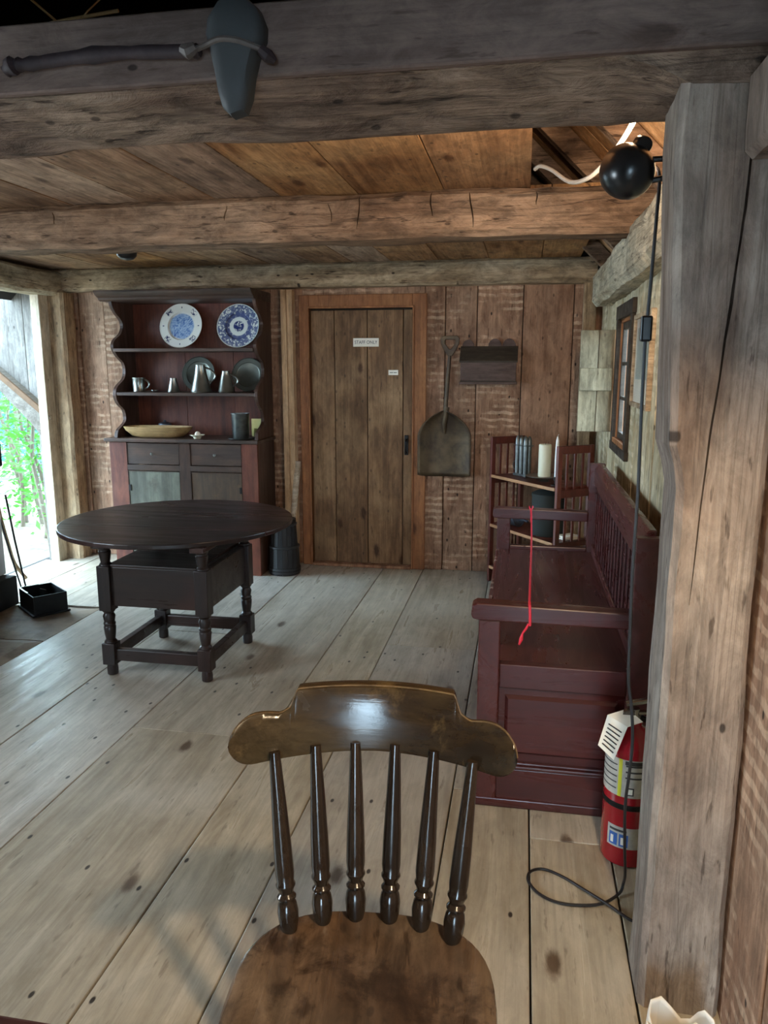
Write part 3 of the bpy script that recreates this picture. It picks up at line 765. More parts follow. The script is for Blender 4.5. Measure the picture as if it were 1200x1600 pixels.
for k in range(8):
    z = .05 + .17 * k
    MB().tube([A_ + Vector((0, 0, z)), (A_ + B_) / 2 + Vector((0, 0, z - .02)), B_ + Vector((0, 0, z))], .005, 5).build('wire', 'wire', fe)
for t in (0, .33, .66, 1):
    p = A_.lerp(B_, t); MB().tube([(p.x, p.y, -.14), (p.x, p.y, 1.35)], .02, 7).build('fence_post', 'bark', fe)

# ================================================================== CHAIR-TABLE
tb = thing('chair_table', 'round dark tilt-top table on a boxed seat base before the dresser', 'table', (-1.72, 3.55, 0))
TX, TY, TR = -1.78, 3.70, .60
strips = [(-.60, -.22), (-.22, .17), (.17, .60)]
for a, b in strips:
    pts = []
    nn = 22
    for i in range(nn + 1):
        y = a + .0008 + (b - a - .0016) * i / nn
        pts.append((TX + math.sqrt(max(0, TR * TR - y * y)) + (0 if abs(y) < .598 else .002), TY + y))
    for i in range(nn, -1, -1):
        y = a + .0008 + (b - a - .0016) * i / nn
        pts.append((TX - math.sqrt(max(0, TR * TR - y * y)) - (0 if abs(y) < .598 else .002), TY + y))
    MB().prism(pts, 'Z', .676, .70).build('top_board', 'table', tb, .005)
LG = [(-1.462, 3.262), (-1.958, 3.262), (-1.452, 3.79), (-1.948, 3.79)]
for x, y in LG:
    m = MB(); h = .033
    for z0, z1 in ((.055, .165), (.33, .555)):
        m.box(x - h, x + h, y - h, y + h, z0, z1)
    prof = [(.026, .0), (.027, .03), (.024, .055), (.030, .06)]
    m.lathe(prof, 18, (x, y, 0))
    m.lathe([(.028, .16), (.032, .17), (.022, .182), (.027, .21), (.030, .245), (.026, .252), (.031, .262), (.025, .272), (.030, .30), (.022, .318), (.032, .326), (.028, .34)], 18, (x, y, 0))
    m.lathe([(.028, .55), (.032, .558), (.022, .57), (.027, .60), (.030, .622), (.024, .63), (.031, .64), (.032, .675)], 18, (x, y, 0))
    m.build('leg', 'tablez', tb, .004, True)
for y in (3.262, 3.79):
    box('stretcher', 'table', tb, -1.93, -1.49, y - .018, y + .018, .075, .135, .004)
    box('seat_rail', 'table', tb, -1.93, -1.49, y - .016, y + .016, .355, .55, .003)
for x in (-1.457, -1.953):
    box('stretcher', 'table', tb, x - .018, x + .018, 3.29, 3.76, .075, .135, .004)
    box('seat_rail', 'table', tb, x - .016, x + .016, 3.29, 3.76, .355, .55, .003)
    box('cleat', 'table', tb, x - .035, x + .035, 3.19, 4.10, .650, .676, .004)
box('seat_lid', 'table', tb, -1.925, -1.487, 3.245, 3.52, .548, .563, .004)
box('seat_lid', 'table', tb, -1.925, -1.487, 3.523, 3.80, .548, .563, .004)

# ================================================================== DRESSER
dr = thing('dresser', 'tall dark hutch dresser with scalloped sides and open plate shelves', 'dresser', (-2.38, 5.28, 0))
box('side_panel', 'dresser', dr, -2.955, -2.93, 5.10, 5.46, 0, .955)
box('side_panel', 'dresser', dr, -1.852, -1.828, 5.10, 5.46, 0, .955)
box('stile', 'dresserred', dr, -2.955, -2.822, 5.085, 5.105, 0, .955, .002)
box('stile', 'dresserred', dr, -1.948, -1.828, 5.085, 5.105, 0, .955, .002)
box('stile', 'dresser', dr, -2.418, -2.335, 5.085, 5.105, 0, .955, .002)
for x0, x1 in ((-2.822, -2.418), (-2.335, -1.948)):
    box('rail', 'dresserx', dr, x0, x1, 5.085, 5.105, .752, .792, .002)
    box('rail', 'dresserx', dr, x0, x1, 5.085, 5.105, 0, .10, .002)
    dw = box('drawer', 'dresserx', dr, x0 + .004, x1 - .004, 5.088, 5.40, .797, .950, .003)
    xm = (x0 + x1) / 2
    MB().lathe([(.004, 0), (.004, .010), (.010, .014), (.011, .020), (.006, .026)], 12, (xm, 5.088, .874), Matrix.Rotation(PI / 2, 4, 'X')).build('knob', 'pewter', dw, 0, True)
    for xe in (x0, x1 - .003):
        MB().box(xe, xe + .003, 5.083, 5.088, .797, .95).build('edge_bead', 'dresserx', dw)
    dd = box('cabinet_door', 'greydoor' if x0 < -2.5 else 'browndoor', dr, x0 + .004, x1 - .004, 5.088, 5.105, .105, .747, .003)
    for xe in (x0, x1 - .003):
        MB().box(xe, xe + .003, 5.084, 5.088, .105, .747).build('edge_bead', 'dresserx', dd)
    MB().box(x0 + .003, x1 - .003, 5.084, 5.088, .743, .747).build('edge_bead', 'dresserx', dd)
    xh = x0 + .012 if x0 < -2.5 else x1 - .012
    for z0 in (.60, .22): MB().box(xh - .008, xh + .008, 5.082, 5.09, z0, z0 + .045).build('hinge', 'iron', dd, .001)
    xk = x1 - .02 if x0 < -2.5 else x0 - .02
    MB().lathe([(.004, 0), (.004, .008), (.009, .012), (.009, .018)], 10, (xk, 5.086, .52), Matrix.Rotation(PI / 2, 4, 'X')).build('turn_knob', 'pewter', dd, 0, True)
box('worktop', 'dresserx', dr, -2.985, -1.815, 5.065, 5.46, .957, .982, .005)
box('case_bottom', 'dresser', dr, -2.93, -1.852, 5.10, 5.45, .08, .10)
sc = [(5.195, 1.966), (5.197, 1.918), (5.244, 1.867), (5.31, 1.827), (5.335, 1.783), (5.30, 1.725), (5.222, 1.686), (5.185, 1.653), (5.185, 1.613), (5.241, 1.559), (5.312, 1.518), (5.33, 1.457), (5.304, 1.401),
      (5.216, 1.357), (5.178, 1.321), (5.176, 1.266), (5.216, 1.217), (5.28, 1.176), (5.295, 1.104), (5.244, 1.066), (5.175, 1.034), (5.155, .982)]


def cr(pts, sub=4):
    out = []
    P = [pts[0]] + pts + [pts[-1]]
    for i in range(1, len(P) - 2):
        p0, p1, p2, p3 = [Vector(q) for q in P[i - 1:i + 3]]
        for s_ in range(sub):
            t = s_ / sub
            out.append(.5 * ((2 * p1) + (p2 - p0) * t + (2 * p0 - 5 * p1 + 4 * p2 - p3) * t * t + (3 * p1 - p0 - 3 * p2 + p3) * t ** 3))
    out.append(Vector(pts[-1]))
    return out


scp = [(p[0] - .045, p[1]) for p in cr(sc, 3)]
for x0 in (-2.925, -1.853):
    MB().prism(scp + [(5.46, .982), (5.46, 1.966)], 'X', x0, x0 + .024).build('scalloped_side', 'dresser', dr, .002)
    m = MB(); vs = []
    for (y, z) in scp: vs += [(x0 + .012, y - .001, z), (x0 + .0247, y - .001, z), (x0 + .0247, y + .003, z), (x0 + .012, y + .003, z)]
    if x0 < -2.5:
        m.add(vs, [(i * 4 + j, i * 4 + (j + 1) % 4, i * 4 + 4 + (j + 1) % 4, i * 4 + 4 + j) for i in range(len(scp) - 1) for j in range(4)]).build('side_edge', 'dresser', dr)
for z in (1.595, 1.285): box('plate_shelf', 'dresserx', dr, -2.90, -1.853, 5.13, 5.45, z, z + .024, .004)
bx_ = [-2.90, -2.50, -2.12, -1.853]
for a, b in zip(bx_, bx_[1:]): box('back_board', 'dresserred', dr, a + .0015, b - .0015, 5.445, 5.46, .982, 1.966, .001)
co = MB().prism([(5.46, 1.945), (5.12, 1.945), (5.10, 1.952), (5.095, 1.965), (5.07, 1.975), (5.05, 1.99), (5.04, 2.0), (5.04, 2.012), (5.46, 2.012)], 'X', -2.975, -1.825)
co.build('cornice', 'dresserx', dr, .002)


# things on the dresser
def dish_prof(r, rim, depth, th=.006):
    ri = r * rim
    top = [(.001, 0), (ri - .008, .0), (ri - .002, depth * .3), (ri, depth * .75), (ri + .004, depth * .8), (r * .965, depth), (r * .98, depth + .003), (r, depth + .003)]
    bot = [(r, depth - th + .003), (ri, depth * .75 - th), (ri - .008, -th), (.001, -th)]
    return top + bot


def wall_plate(name, mat, loc, r, rim, depth, tilt, label, rz=0.0):
    # a plate standing on its edge, leaning back: local +z of the lathe is the front face, turned towards -y
    m = MB().lathe(dish_prof(r, rim, depth), 48)
    m.v = [Matrix.Rotation(PI / 2, 3, 'X') @ p for p in m.v]
    o = m.build(name, mat, None, 0, True, origin=(0, 0, 0)); o.location = loc; o.rotation_euler = (-tilt, 0, rz)
    return tag(o, label, 'plate')


wall_plate('delft_plate', 'delft1', (-2.488, 5.388, 1.781), .164, .64, .016, math.radians(14), 'cream plate with one big blue flower medallion on the top shelf')
wall_plate('delft_plate', 'delft2', (-2.048, 5.388, 1.777), .160, .62, .016, math.radians(14), 'plate densely patterned in blue with ringed flower vase on the top shelf')
wall_plate('pewter_plate', 'pewterdark', (-2.378, 5.405, 1.437), .128, .74, .010, math.radians(12), 'dark pewter plate standing behind the tallest pewter jug')
wall_plate('pewter_plate', 'pewterdark', (-1.993, 5.405, 1.432), .123, .74, .010, math.radians(12), 'dark pewter plate with round mark behind the medium pewter mug')
Z2 = 1.3095


def jug(name, label, x, y, z, prof, hz0, hz1, hx0, hx1, hout, mat='pewter', rz=0.0, cat='jug'):
    o = thing(name, label, cat, (x, y, z), rz)
    srf_lathe('body', mat, o, prof, (0, 0, 0), 28, local=True)
    if hout:
        pts = []
        for t in range(11):
            a = t / 10
            zz_ = hz0 + (hz1 - hz0) * a
            xx = hx0 + (hx1 - hx0) * a + hout * math.sin(PI * a) ** .7
            pts.append((xx, 0, zz_))
        MB().tube(pts, .007, 8).build('handle', mat, o, 0, True, local=True)
    return o


jug('pewter_cup', 'bright straight-sided pewter cup with a handle on the middle shelf', -2.775, 5.24, Z2, [(.046, 0), (.047, .004), (.044, .01), (.044, .092), (.047, .098), (.047, .102), (.041, .100), (.041, .008), (.001, .006)], .02, .09, .044, .044, .038, cat='cup')
ps = thing('pewter_spoon', 'small shiny pewter ladle lying beside the bright cup', 'spoon', (-2.655, 5.22, Z2))
srf_lathe('bowl', 'pewter', ps, [(.001, 0), (.018, .002), (.026, .012), (.026, .014), (.016, .006), (.001, .004)], (-2.645, 5.22, Z2), 18)
MB().tube([(-2.71, 5.215, Z2 + .006), (-2.69, 5.217, Z2 + .008), (-2.668, 5.22, Z2 + .012)], .004, 6).build('handle', 'pewter', ps, 0, True)
jug('pewter_measure', 'smallest tapered pewter measure without handle', -2.495, 5.22, Z2, [(.044, 0), (.045, .004), (.042, .010), (.023, .090), (.024, .100), (.020, .100), (.020, .09), (.001, .085)], 0, 0, 0, 0, 0, cat='measure')
jug('pewter_jug', 'tallest tapered pewter jug with a big loop handle', -2.275, 5.20, Z2, [(.074, 0), (.076, .006), (.072, .014), (.045, .120), (.034, .188), (.036, .196), (.030, .196), (.030, .18), (.001, .16)], .07, .175, .060, .038, .060)
jug('pewter_jug', 'medium tapered pewter mug with a round handle near the shelf end', -2.085, 5.20, Z2, [(.060, 0), (.062, .006), (.058, .012), (.034, .115), (.026, .145), (.028, .152), (.022, .152), (.022, .14), (.001, .12)], .045, .13, .046, .030, .050)
# wooden trough, dish with egg, little dark pot, tin with tray, cards
tr = thing('dough_trough', 'long shallow wooden trough on the dresser worktop', 'trough', (-2.630, 5.21, .982))
vs = []; fs = []; prof = [(.55, 0), (.75, .012), (.93, .05), (1.0, .078), (.96, .080), (.86, .05), (.66, .022), (.02, .016)]
for (s_, z) in prof:
    for i in range(36):
        t = 2 * PI * i / 36; cxx, sxx = math.cos(t), math.sin(t)
        vs.append((.264 * s_ * math.copysign(abs(cxx) ** .8, cxx), .105 * s_ * math.copysign(abs(sxx) ** .8, sxx), z))
for j in range(len(prof) - 1):
    for i in range(36): fs.append((j * 36 + i, j * 36 + (i + 1) % 36, (j + 1) * 36 + (i + 1) % 36, (j + 1) * 36 + i))
fs += [tuple(range(36))[::-1], tuple(range(36 * 7, 36 * 8))]
MB().add(vs, fs).build('hull', 'trough', tr, 0, True, local=True)
pt = thing('lidded_pot', 'small dark lidded pot behind the wooden trough', 'pot', (-2.66, 5.385, .982))
srf_lathe('pot_body', 'bluegrey', pt, [(.035, 0), (.048, .03), (.050, .06), (.046, .075), (.001, .075)], (0, 0, 0), 20, local=True)
srf_lathe('lid', 'bluegrey', pt, [(.050, .074), (.046, .088), (.02, .098), (.008, .10), (.010, .112), (.001, .114)], (0, 0, 0), 20, local=True)
di = tag(MB().lathe(dish_prof(.052, .6, .022, .004), 28, (-2.295, 5.14, .987)).build('shallow_dish', 'dresserdish', None, 0, True), 'small cream dish holding a white egg on the worktop', 'dish')
eg = MB().lathe([(.001, 0), (.012, .003), (.020, .012), (.022, .020), (.018, .030), (.009, .037), (.001, .039)], 18)
eg.v = [Matrix.Rotation(math.radians(70), 3, 'Y') @ p + Vector((-2.31, 5.14, 1.008)) for p in eg.v]
tag(eg.build('egg', 'egg', None, 0, True), 'white egg lying in the small cream dish', 'egg')
ty = tag(MB().lathe([(.001, 0), (.085, 0), (.098, .006), (.10, .012), (.096, .011), (.08, .005), (.001, .005)], 30, (-1.975, 5.18, .982)).build('tin_tray', 'tin', None, 0, True), 'round tin plate under the tall tin beaker', 'plate')
bk = thing('tin_beaker', 'tall dark tin beaker standing on the round tin plate', 'beaker', (-1.985, 5.19, .9875))
srf_lathe('body', 'tin', bk, [(.056, 0), (.058, .004), (.064, .168), (.067, .172), (.067, .178), (.060, .176), (.052, .008), (.001, .006)], (0, 0, 0), 30, local=True)
yc = tag(MB().prism([(-1.95, .982), (-1.858, .982), (-1.858, 1.118), (-1.95, 1.118)], 'Y', 5.32, 5.324).build('yellow_card', 'yellowcard', None), 'yellow folded card leaning behind the olive card on the dresser', 'card')
oc = tag(MB().prism([(-1.912, .982), (-1.866, .982), (-1.862, 1.05), (-1.905, 1.055)], 'Y', 5.25, 5.253).build('olive_card', 'greencard', None), 'small olive card standing beside the tin beaker', 'card')

# ================================================================== CHURN, BIRCH STICK
ba = thing('wooden_churn', 'black staved wooden churn standing beside the dresser', 'churn', (-1.69, 5.215, 0))
ns = 18
for i in range(ns):
    t0, t1_ = 2 * PI * i / ns, 2 * PI * (i + .94) / ns
    vs = []
    for (r, z) in [(.112, .0), (.112, .03), (.107, .19), (.098, .215), (.088, .40)]:
        for rr in (r, r - .012):
            for t in (t0, t1_): vs.append((rr * math.cos(t), rr * math.sin(t), z))
    fs = []
    for j in range(4):
        a, b = j * 4, j * 4 + 4
        fs += [(a, a + 1, b + 1, b), (a + 3, a + 2, b + 2, b + 3), (a + 2, a, b, b + 2), (a + 1, a + 3, b + 3, b + 1)]
    fs += [(0, 2, 3, 1), (16, 17, 19, 18)]
    MB().add(vs, fs).build('stave', 'barrel', ba, 0, False, local=True)
srf_lathe('churn_lid', 'barrel', ba, [(.001, .39), (.086, .39), (.088, .405), (.001, .405)], (0, 0, 0), 24, False, local=True)
srf_lathe('core', 'hoop', ba, [(.10, .004), (.094, .2), (.078, .39)], (0, 0, 0), 24, False, local=True)
for r, z in ((.114, .012), (.114, .035), (.108, .195), (.092, .36)):
    srf_lathe('hoop', 'hoop', ba, [(r, z), (r + .003, z + .003), (r + .003, z + .015), (r - .001, z + .018)], (0, 0, 0), 28, local=True)
m = MB(); pts = [(-1.708, 5.41, .015), (-1.688, 5.42, .25), (-1.67, 5.425, .5), (-1.642, 5.435, .80)]
m.tube(pts, [.022, .024, .025, .026], 10)
tag(m.build('birch_stick', 'birch', None, 0, True), 'pale birch stick leaning behind the black churn', 'stick')

# ================================================================== DOOR SIGNS, SHOVEL, WALL BOX
def text(name, s_, size, loc, parent, mat='ink', rot=(PI / 2, 0, 0), sx=1.0):
    cu = bpy.data.curves.new(name, 'FONT'); cu.body = s_; cu.size = size; cu.align_x = 'CENTER'; cu.align_y = 'CENTER'; cu.extrude = .0004
    cu.space_character = 1.05
    o = bpy.data.objects.new(name, cu); COL.objects.link(o); o.rotation_euler = rot; o.scale = (sx, 1, 1)
    cu.materials.append(M[mat])
    off = Vector((0, 0, 0)); q = parent
    while q is not None: off += q.location; q = q.parent
    dg = bpy.context.evaluated_depsgraph_get(); me = bpy.data.meshes.new_from_object(o.evaluated_get(dg))
    o2 = bpy.data.objects.new(name, me); COL.objects.link(o2); o2.rotation_euler = rot; o2.scale = (sx, 1, 1)
    bpy.data.objects.remove(o)
    o2.parent = parent; o2.location = Vector(loc) - off
    return o2


sg = thing('door_sign', 'white sign lettered STAFF ONLY on the plank door', 'sign', (-1.131, 5.50, 1.63))
MB().box(-1.225, -1.037, 5.496, 5.502, 1.632, 1.692).build('sign_board', 'paper', sg, .001)
text('lettering', 'STAFF ONLY', .033, (-1.131, 5.4955, 1.662), sg, sx=.86)
s2 = thing('door_label', 'tiny white label on the plank door below the STAFF ONLY sign', 'label', (-.931, 5.50, 1.43))
MB().box(-.967, -.896, 5.499, 5.502, 1.431, 1.467).build('label_card', 'paper', s2, .001)
for x0, x1 in ((-.957, -.933), (-.929, -.906)): MB().box(x0, x1, 5.4985, 5.4995, 1.446, 1.451).build('printed_line', 'ink', s2)

so = thing('grain_shovel', 'iron scoop shovel with D handle hanging on the back wall', 'shovel', (-.545, 5.45, .70))
# D handle
m = MB()
outer = [(-.038 , 1.600), (-.062, 1.650), (-.064, 1.685), (-.050, 1.702), (.050, 1.702), (.064, 1.685), (.062, 1.650), (.038, 1.600), (.016, 1.565), (-.016, 1.565)]
inner = [(-.012, 1.618), (-.036, 1.650), (-.038, 1.668), (-.030, 1.678), (.030, 1.678), (.038, 1.668), (.036, 1.650), (.012, 1.618), (.006, 1.612), (-.006, 1.612)]
X_ = -.520; vs = []; n = len(outer)
for y in (5.445, 5.475):
    vs += [(X_ + x, y, z) for x, z in outer] + [(X_ + x, y, z) for x, z in inner]
fs = []
for i in range(n):
    j = (i + 1) % n
    fs += [(i, j, n + j, n + i), (2 * n + i, 3 * n + i, 3 * n + j, 2 * n + j), (i, 2 * n + i, 2 * n + j, j), (n + i, n + j, 3 * n + j, 3 * n + i)]
m.add(vs, fs).build('grip', 'shovel', so, .003)
MB().tube([(-.521, 5.46, 1.58), (-.535, 5.458, 1.38), (-.547, 5.45, 1.17)], [.012, .014, .016], 12).build('shaft', 'shovel', so, 0, True)
vs = []; fs = []; nu, nv = 20, 18
for j in range(nv + 1):
    v = j / nv; z = 1.185 - .475 * v
    hw = .192 * min(1, (math.sin(min(1, v / .42) * PI / 2)) ** .62) if v > 0 else .02
    hw = max(hw, .02)
    for i in range(nu + 1):
        u = -1 + 2 * i / nu
        curl = .055 * (abs(u) ** 2.6) + .05 * (1 - v) ** 3 * (1 - .4 * abs(u))
        vs.append((-.548 + hw * u, 5.485 - curl - .01, z + .012 * abs(u) ** 6 * v))
for j in range(nv):
    for i in range(nu): fs.append((j * (nu + 1) + i, j * (nu + 1) + i + 1, (j + 1) * (nu + 1) + i + 1, (j + 1) * (nu + 1) + i))
bl = MB().add(vs, fs).build('scoop', 'shovel', so, 0, True)
md = bl.modifiers.new('thick', 'SOLIDIFY'); md.thickness = .006
MB().tube([(-.535, 5.43, 1.21), (-.548, 5.425, 1.10), (-.548, 5.45, 1.02)], [.02, .018, .008], 10).build('socket', 'shovel', so, 0, True)

bxx = thing('wall_box', 'brown wooden wall box with sloping lid and scalloped backboard', 'box', (-.245, 5.45, 1.37))
pp = [(-.438, 1.40), (-.438, 1.64)]
for cxx in (-.375, -.305, -.235, -.165, -.10):
    pass
def lobe(c, w, z, h, k=7): return [(c - w * math.cos(PI * i / k), z + h * math.sin(PI * i / k)) for i in range(k + 1)]
pp = [(-.438, 1.385)] + lobe(-.395, .043, 1.625, .052) + [(-.345, 1.625), (-.265, 1.625)] + lobe(-.21, .048, 1.625, .058) + lobe(-.112, .048, 1.625, .058) + [(-.058, 1.385)]
MB().prism(pp, 'Y', 5.472, 5.494).build('backboard', 'boxwood', bxx, .002)
MB().prism([(5.375, 1.385), (5.472, 1.385), (5.472, 1.625), (5.385, 1.535)], 'X', -.438, -.42).build('box_side', 'boxwood', bxx, .002)
MB().prism([(5.375, 1.385), (5.472, 1.385), (5.472, 1.625), (5.385, 1.535)], 'X', -.076, -.058).build('box_side', 'boxwood', bxx, .002)
box('box_front', 'boxwood', bxx, -.438, -.058, 5.368, 5.385, 1.39, 1.53, .003)
box('box_bottom', 'boxwood', bxx, -.446, -.05, 5.355, 5.472, 1.372, 1.388, .003)
MB().prism([(5.358, 1.530), (5.362, 1.518), (5.475, 1.618), (5.472, 1.632)], 'X', -.446, -.05).build('sloping_lid', 'boxlid', bxx, .002)
box('front_bead', 'boxlid', bxx, -.44, -.056, 5.36, 5.37, 1.388, 1.396, .002)

# ================================================================== FOLDING STAND IN THE CORNER
st = thing('folding_stand', 'red-brown folding shelf stand with slatted sides set across the corner', 'stand', (-.205, 5.255, 0), math.atan2(-.8, .6))
WW, DD, HH = .70, .27, 1.02
for x in (0.0, WW):
    for y in (.012, DD - .012):
        box('stile', 'shelf', st, x - .012, x + .012, y - .016, y + .016, 0, HH, .003, True)
    for z0, z1 in ((HH - .05, HH), (.70, .75), (.385, .42), (.08, .12)):
        box('side_rail', 'shelf', st, x - .010, x + .010, .02, DD - .02, z0, z1, .003, True)
    for y in (.075, .135, .195):
        MB().box(x - .005, x + .005, y - .008, y + .008, .1, HH - .03).build('slat', 'shelf', st, .002, local=True)
for z in (.745, .40, .10):
    box('shelf_board', 'shelf', st, .012, WW - .012, .0, DD, z, z + .018, .003, True)
    box('shelf_front_edge', 'shelflight', st, .012, WW - .012, -.008, 0, z - .002, z + .019, .003, True)


def onst(x, y, z):
    a = math.atan2(-.8, .6); return Vector((-.205 + x * math.cos(a) - y * math.sin(a), 5.255 + x * math.sin(a) + y * math.cos(a), z))


ZS = .7635
cm = thing('candle_mold', 'grey tin candle mold of tall tubes on the folding stand', 'candle mold', onst(.17, .14, ZS), math.atan2(-.8, .6))
box('mold_base', 'tin', cm, -.07, .07, -.03, .03, 0, .018, .003, True)
for i in range(3):
    for j in (-1, 1):
        srf_lathe('mold_tube', 'tin', cm, [(.015, .018), (.017, .22), (.014, .255), (.006, .27), (.001, .272)], (-.045 + .045 * i, .014 * j, 0), 14, local=True)
box('mold_top', 'tin', cm, -.068, .068, -.032, .032, .205, .212, .002, True)
MB().tube([(-.066, 0, .03), (-.10, 0, .04), (-.112, 0, .065), (-.10, 0, .09), (-.066, 0, .095)], .004, 6).build('handle', 'tin', cm, 0, True, local=True)
pc = onst(.425, .12, ZS)
cpl = thing('candle_dish', 'pewter dish on a low foot under the thick candle', 'dish', pc)
srf_lathe('dish', 'pewter', cpl, [(.001, .026), (.10, .026), (.118, .034), (.119, .037), (.10, .031), (.001, .031)], (0, 0, 0), 32, local=True)
srf_lathe('foot', 'pewter', cpl, [(.035, 0), (.03, .006), (.022, .012), (.026, .027)], (0, 0, 0), 20, local=True)
ca = thing('pillar_candle', 'thick pale ivory pillar candle standing in the pewter dish', 'candle', pc + Vector((0, 0, .0315)))
srf_lathe('wax', 'wax', ca, [(.039, 0), (.040, .01), (.040, .20), (.037, .208), (.03, .206), (.001, .200)], (0, 0, 0), 24, local=True)
MB().tube([(0, 0, .198), (.002, 0, .214)], .0015, 6).build('wick', 'blackcord', ca, local=True)
pc = onst(.605, .07, ZS)
hs = thing('candle_holder', 'small dark candlestick holding the slim white taper', 'candle holder', pc)
srf_lathe('holder_body', 'iron', hs, [(.032, 0), (.03, .006), (.010, .010), (.009, .03), (.016, .034), (.016, .055), (.012, .055), (.012, .042), (.001, .042)], (0, 0, 0), 18, local=True)
tp = thing('taper_candle', 'slim white taper candle standing upright by the stand post', 'candle', pc + Vector((0, 0, .0425)))
srf_lathe('wax', 'taper', tp, [(.0115, 0), (.0125, .12), (.009, .24), (.004, .262), (.001, .265)], (0, 0, 0), 16, local=True)
MB().tube([(0, 0, .262), (.002, 0, .272), (.006, 0, .277)], .0013, 6).build('wick', 'taper', tp, local=True)
# lower shelf: blue-grey scoop, dark tin bin
sc_ = thing('tin_scoop', 'blue-grey tin scoop jutting from the middle shelf of the stand', 'scoop', onst(.125, .10, .4185), math.atan2(-.8, .6))
m = MB(); vs = []; fs = []
for j in range(9):
    x = -.10 + .18 * j / 8
    hh = .012 + .075 * (j / 8) ** 1.2
    for i in range(9):
        t = PI * i / 8; vs.append((x, .055 * math.cos(t), hh * (1 - math.sin(t)) + .001))
for j in range(8):
    for i in range(8): fs.append((j * 9 + i, j * 9 + i + 1, (j + 1) * 9 + i + 1, (j + 1) * 9 + i))
so_ = m.add(vs, fs).build('scoop_bowl', 'bluegrey', sc_, 0, True, local=True)
md = so_.modifiers.new('thick', 'SOLIDIFY'); md.thickness = .003
MB().tube([(.08, 0, .05), (.13, 0, .06), (.17, 0, .055)], .009, 8).build('handle', 'bluegrey', sc_, 0, True, local=True)
bn = thing('tin_canister', 'dark green-black canister on the middle shelf of the stand', 'canister', onst(.46, .135, .4185))
srf_lathe('body', 'shade', bn, [(.10, 0), (.105, .01), (.105, .25), (.10, .255), (.001, .255)], (0, 0, 0), 28, local=True)
srf_lathe('lid', 'shade', bn, [(.108, .25), (.108, .27), (.08, .285), (.001, .29)], (0, 0, 0), 28, local=True)
wp = thing('paper_packet', 'white paper packet lying behind the stand slats', 'packet', onst(.62, .17, .4185), math.atan2(-.8, .6))
box('folded_sheet', 'paper', wp, -.05, .05, -.06, .06, 0, .012, .002, True)
box('folded_sheet', 'paper', wp, -.045, .05, -.055, .06, .012, .022, .002, True)

# ================================================================== SETTLE BENCH
be = thing('settle_bench', 'long dark red painted settle bench with open arms and panelled ends', 'bench', (.15, 3.32, 0))
BY0, BY1 = 2.43, 4.22


def bench_end(y0, y1, near):
    box('front_post', 'bench', be, -.122, -.050, y0, y1, 0, .672, .005)
    box('rear_post', 'bench', be, .362, .442, y0, y1, 0, .968 if near else .985, .006)
    m = MB().prism([(-.148, .690), (-.142, .676), (-.12, .672), (.362, .668), (.362, .722), (-.13, .731), (-.145, .722)], 'Y', y0 - .008, y1 + .008)
    m.build('armrest', 'benchx', be, .005)
    box('end_rail', 'benchx', be, -.050, .362, y0 + .004, y1 - .004, .435, .520, .004)
    box('end_panel', 'benchx', be, -.050, .362, y0 + .018, y1 - .012, .165, .437, .002)
    if near:
        m = MB(); a = (-.028, .195, .34, .408); c = .011
        x0, z0, x1, z1 = a; yb, yf = y0 + .018, y0 + .007
        m.add([(x0, yb, z0), (x1, yb, z0), (x1, yb, z1), (x0, yb, z1), (x0 + c, yf, z0 + c), (x1 - c, yf, z0 + c), (x1 - c, yf, z1 - c), (x0 + c, yf, z1 - c)],
              [(0, 1, 5, 4), (1, 2, 6, 5), (2, 3, 7, 6), (3, 0, 4, 7), (4, 5, 6, 7)]).build('raised_field', 'benchx', be)
    box('end_molding', 'benchx', be, -.055, .366, y0 - .004, y1, .143, .158, .005)
    box('end_molding', 'benchx', be, -.053, .364, y0 + .002, y1, .158, .168, .004)
    box('end_base', 'benchx', be, -.050, .362, y0 + .002, y1 - .002, .03, .143, .003)
    box('foot_rail', 'benchx', be, -.128, .445, y0 - .004, y1 + .002, 0, .032, .004)


bench_end(BY0, BY0 + .048, True)
bench_end(BY1 - .048, BY1, False)
box('seat', 'bench', be, -.110, .398, BY0 + .048, BY1 - .048, .478, .500, .006)
box('seat_front_edge', 'benchworn', be, -.124, -.108, BY0 + .048, BY1 - .048, .470, .498, .005)
box('front_panel', 'bench', be, -.100, -.080, BY0 + .048, BY1 - .048, .03, .476, .003)
box('front_plinth', 'bench', be, -.118, -.095, BY0 + .048, BY1 - .048, 0, .10, .003)
m = MB().prism([(.385, .865), (.432, .865), (.432, .985), (.408, .985), (.385, .955)], 'Y', BY0 + .048, BY1 - .048)
m.build('back_top_rail', 'bench', be, .005)
box('back_lower_rail', 'bench', be, .385, .425, BY0 + .048, BY1 - .048, .500, .545, .004)
NB = 17; Lb = (BY1 - BY0 - .096) / NB
for i in range(NB):
    a = BY0 + .048 + i * Lb
    box('back_slat', 'bench', be, .398, .415, a + .006, a + Lb - .006, .54, .87, .003)
    if i: MB().tube([(.394, a, .545), (.394, a, .868)], .0036, 8).build('back_spindle', 'benchx', be, 0, True)

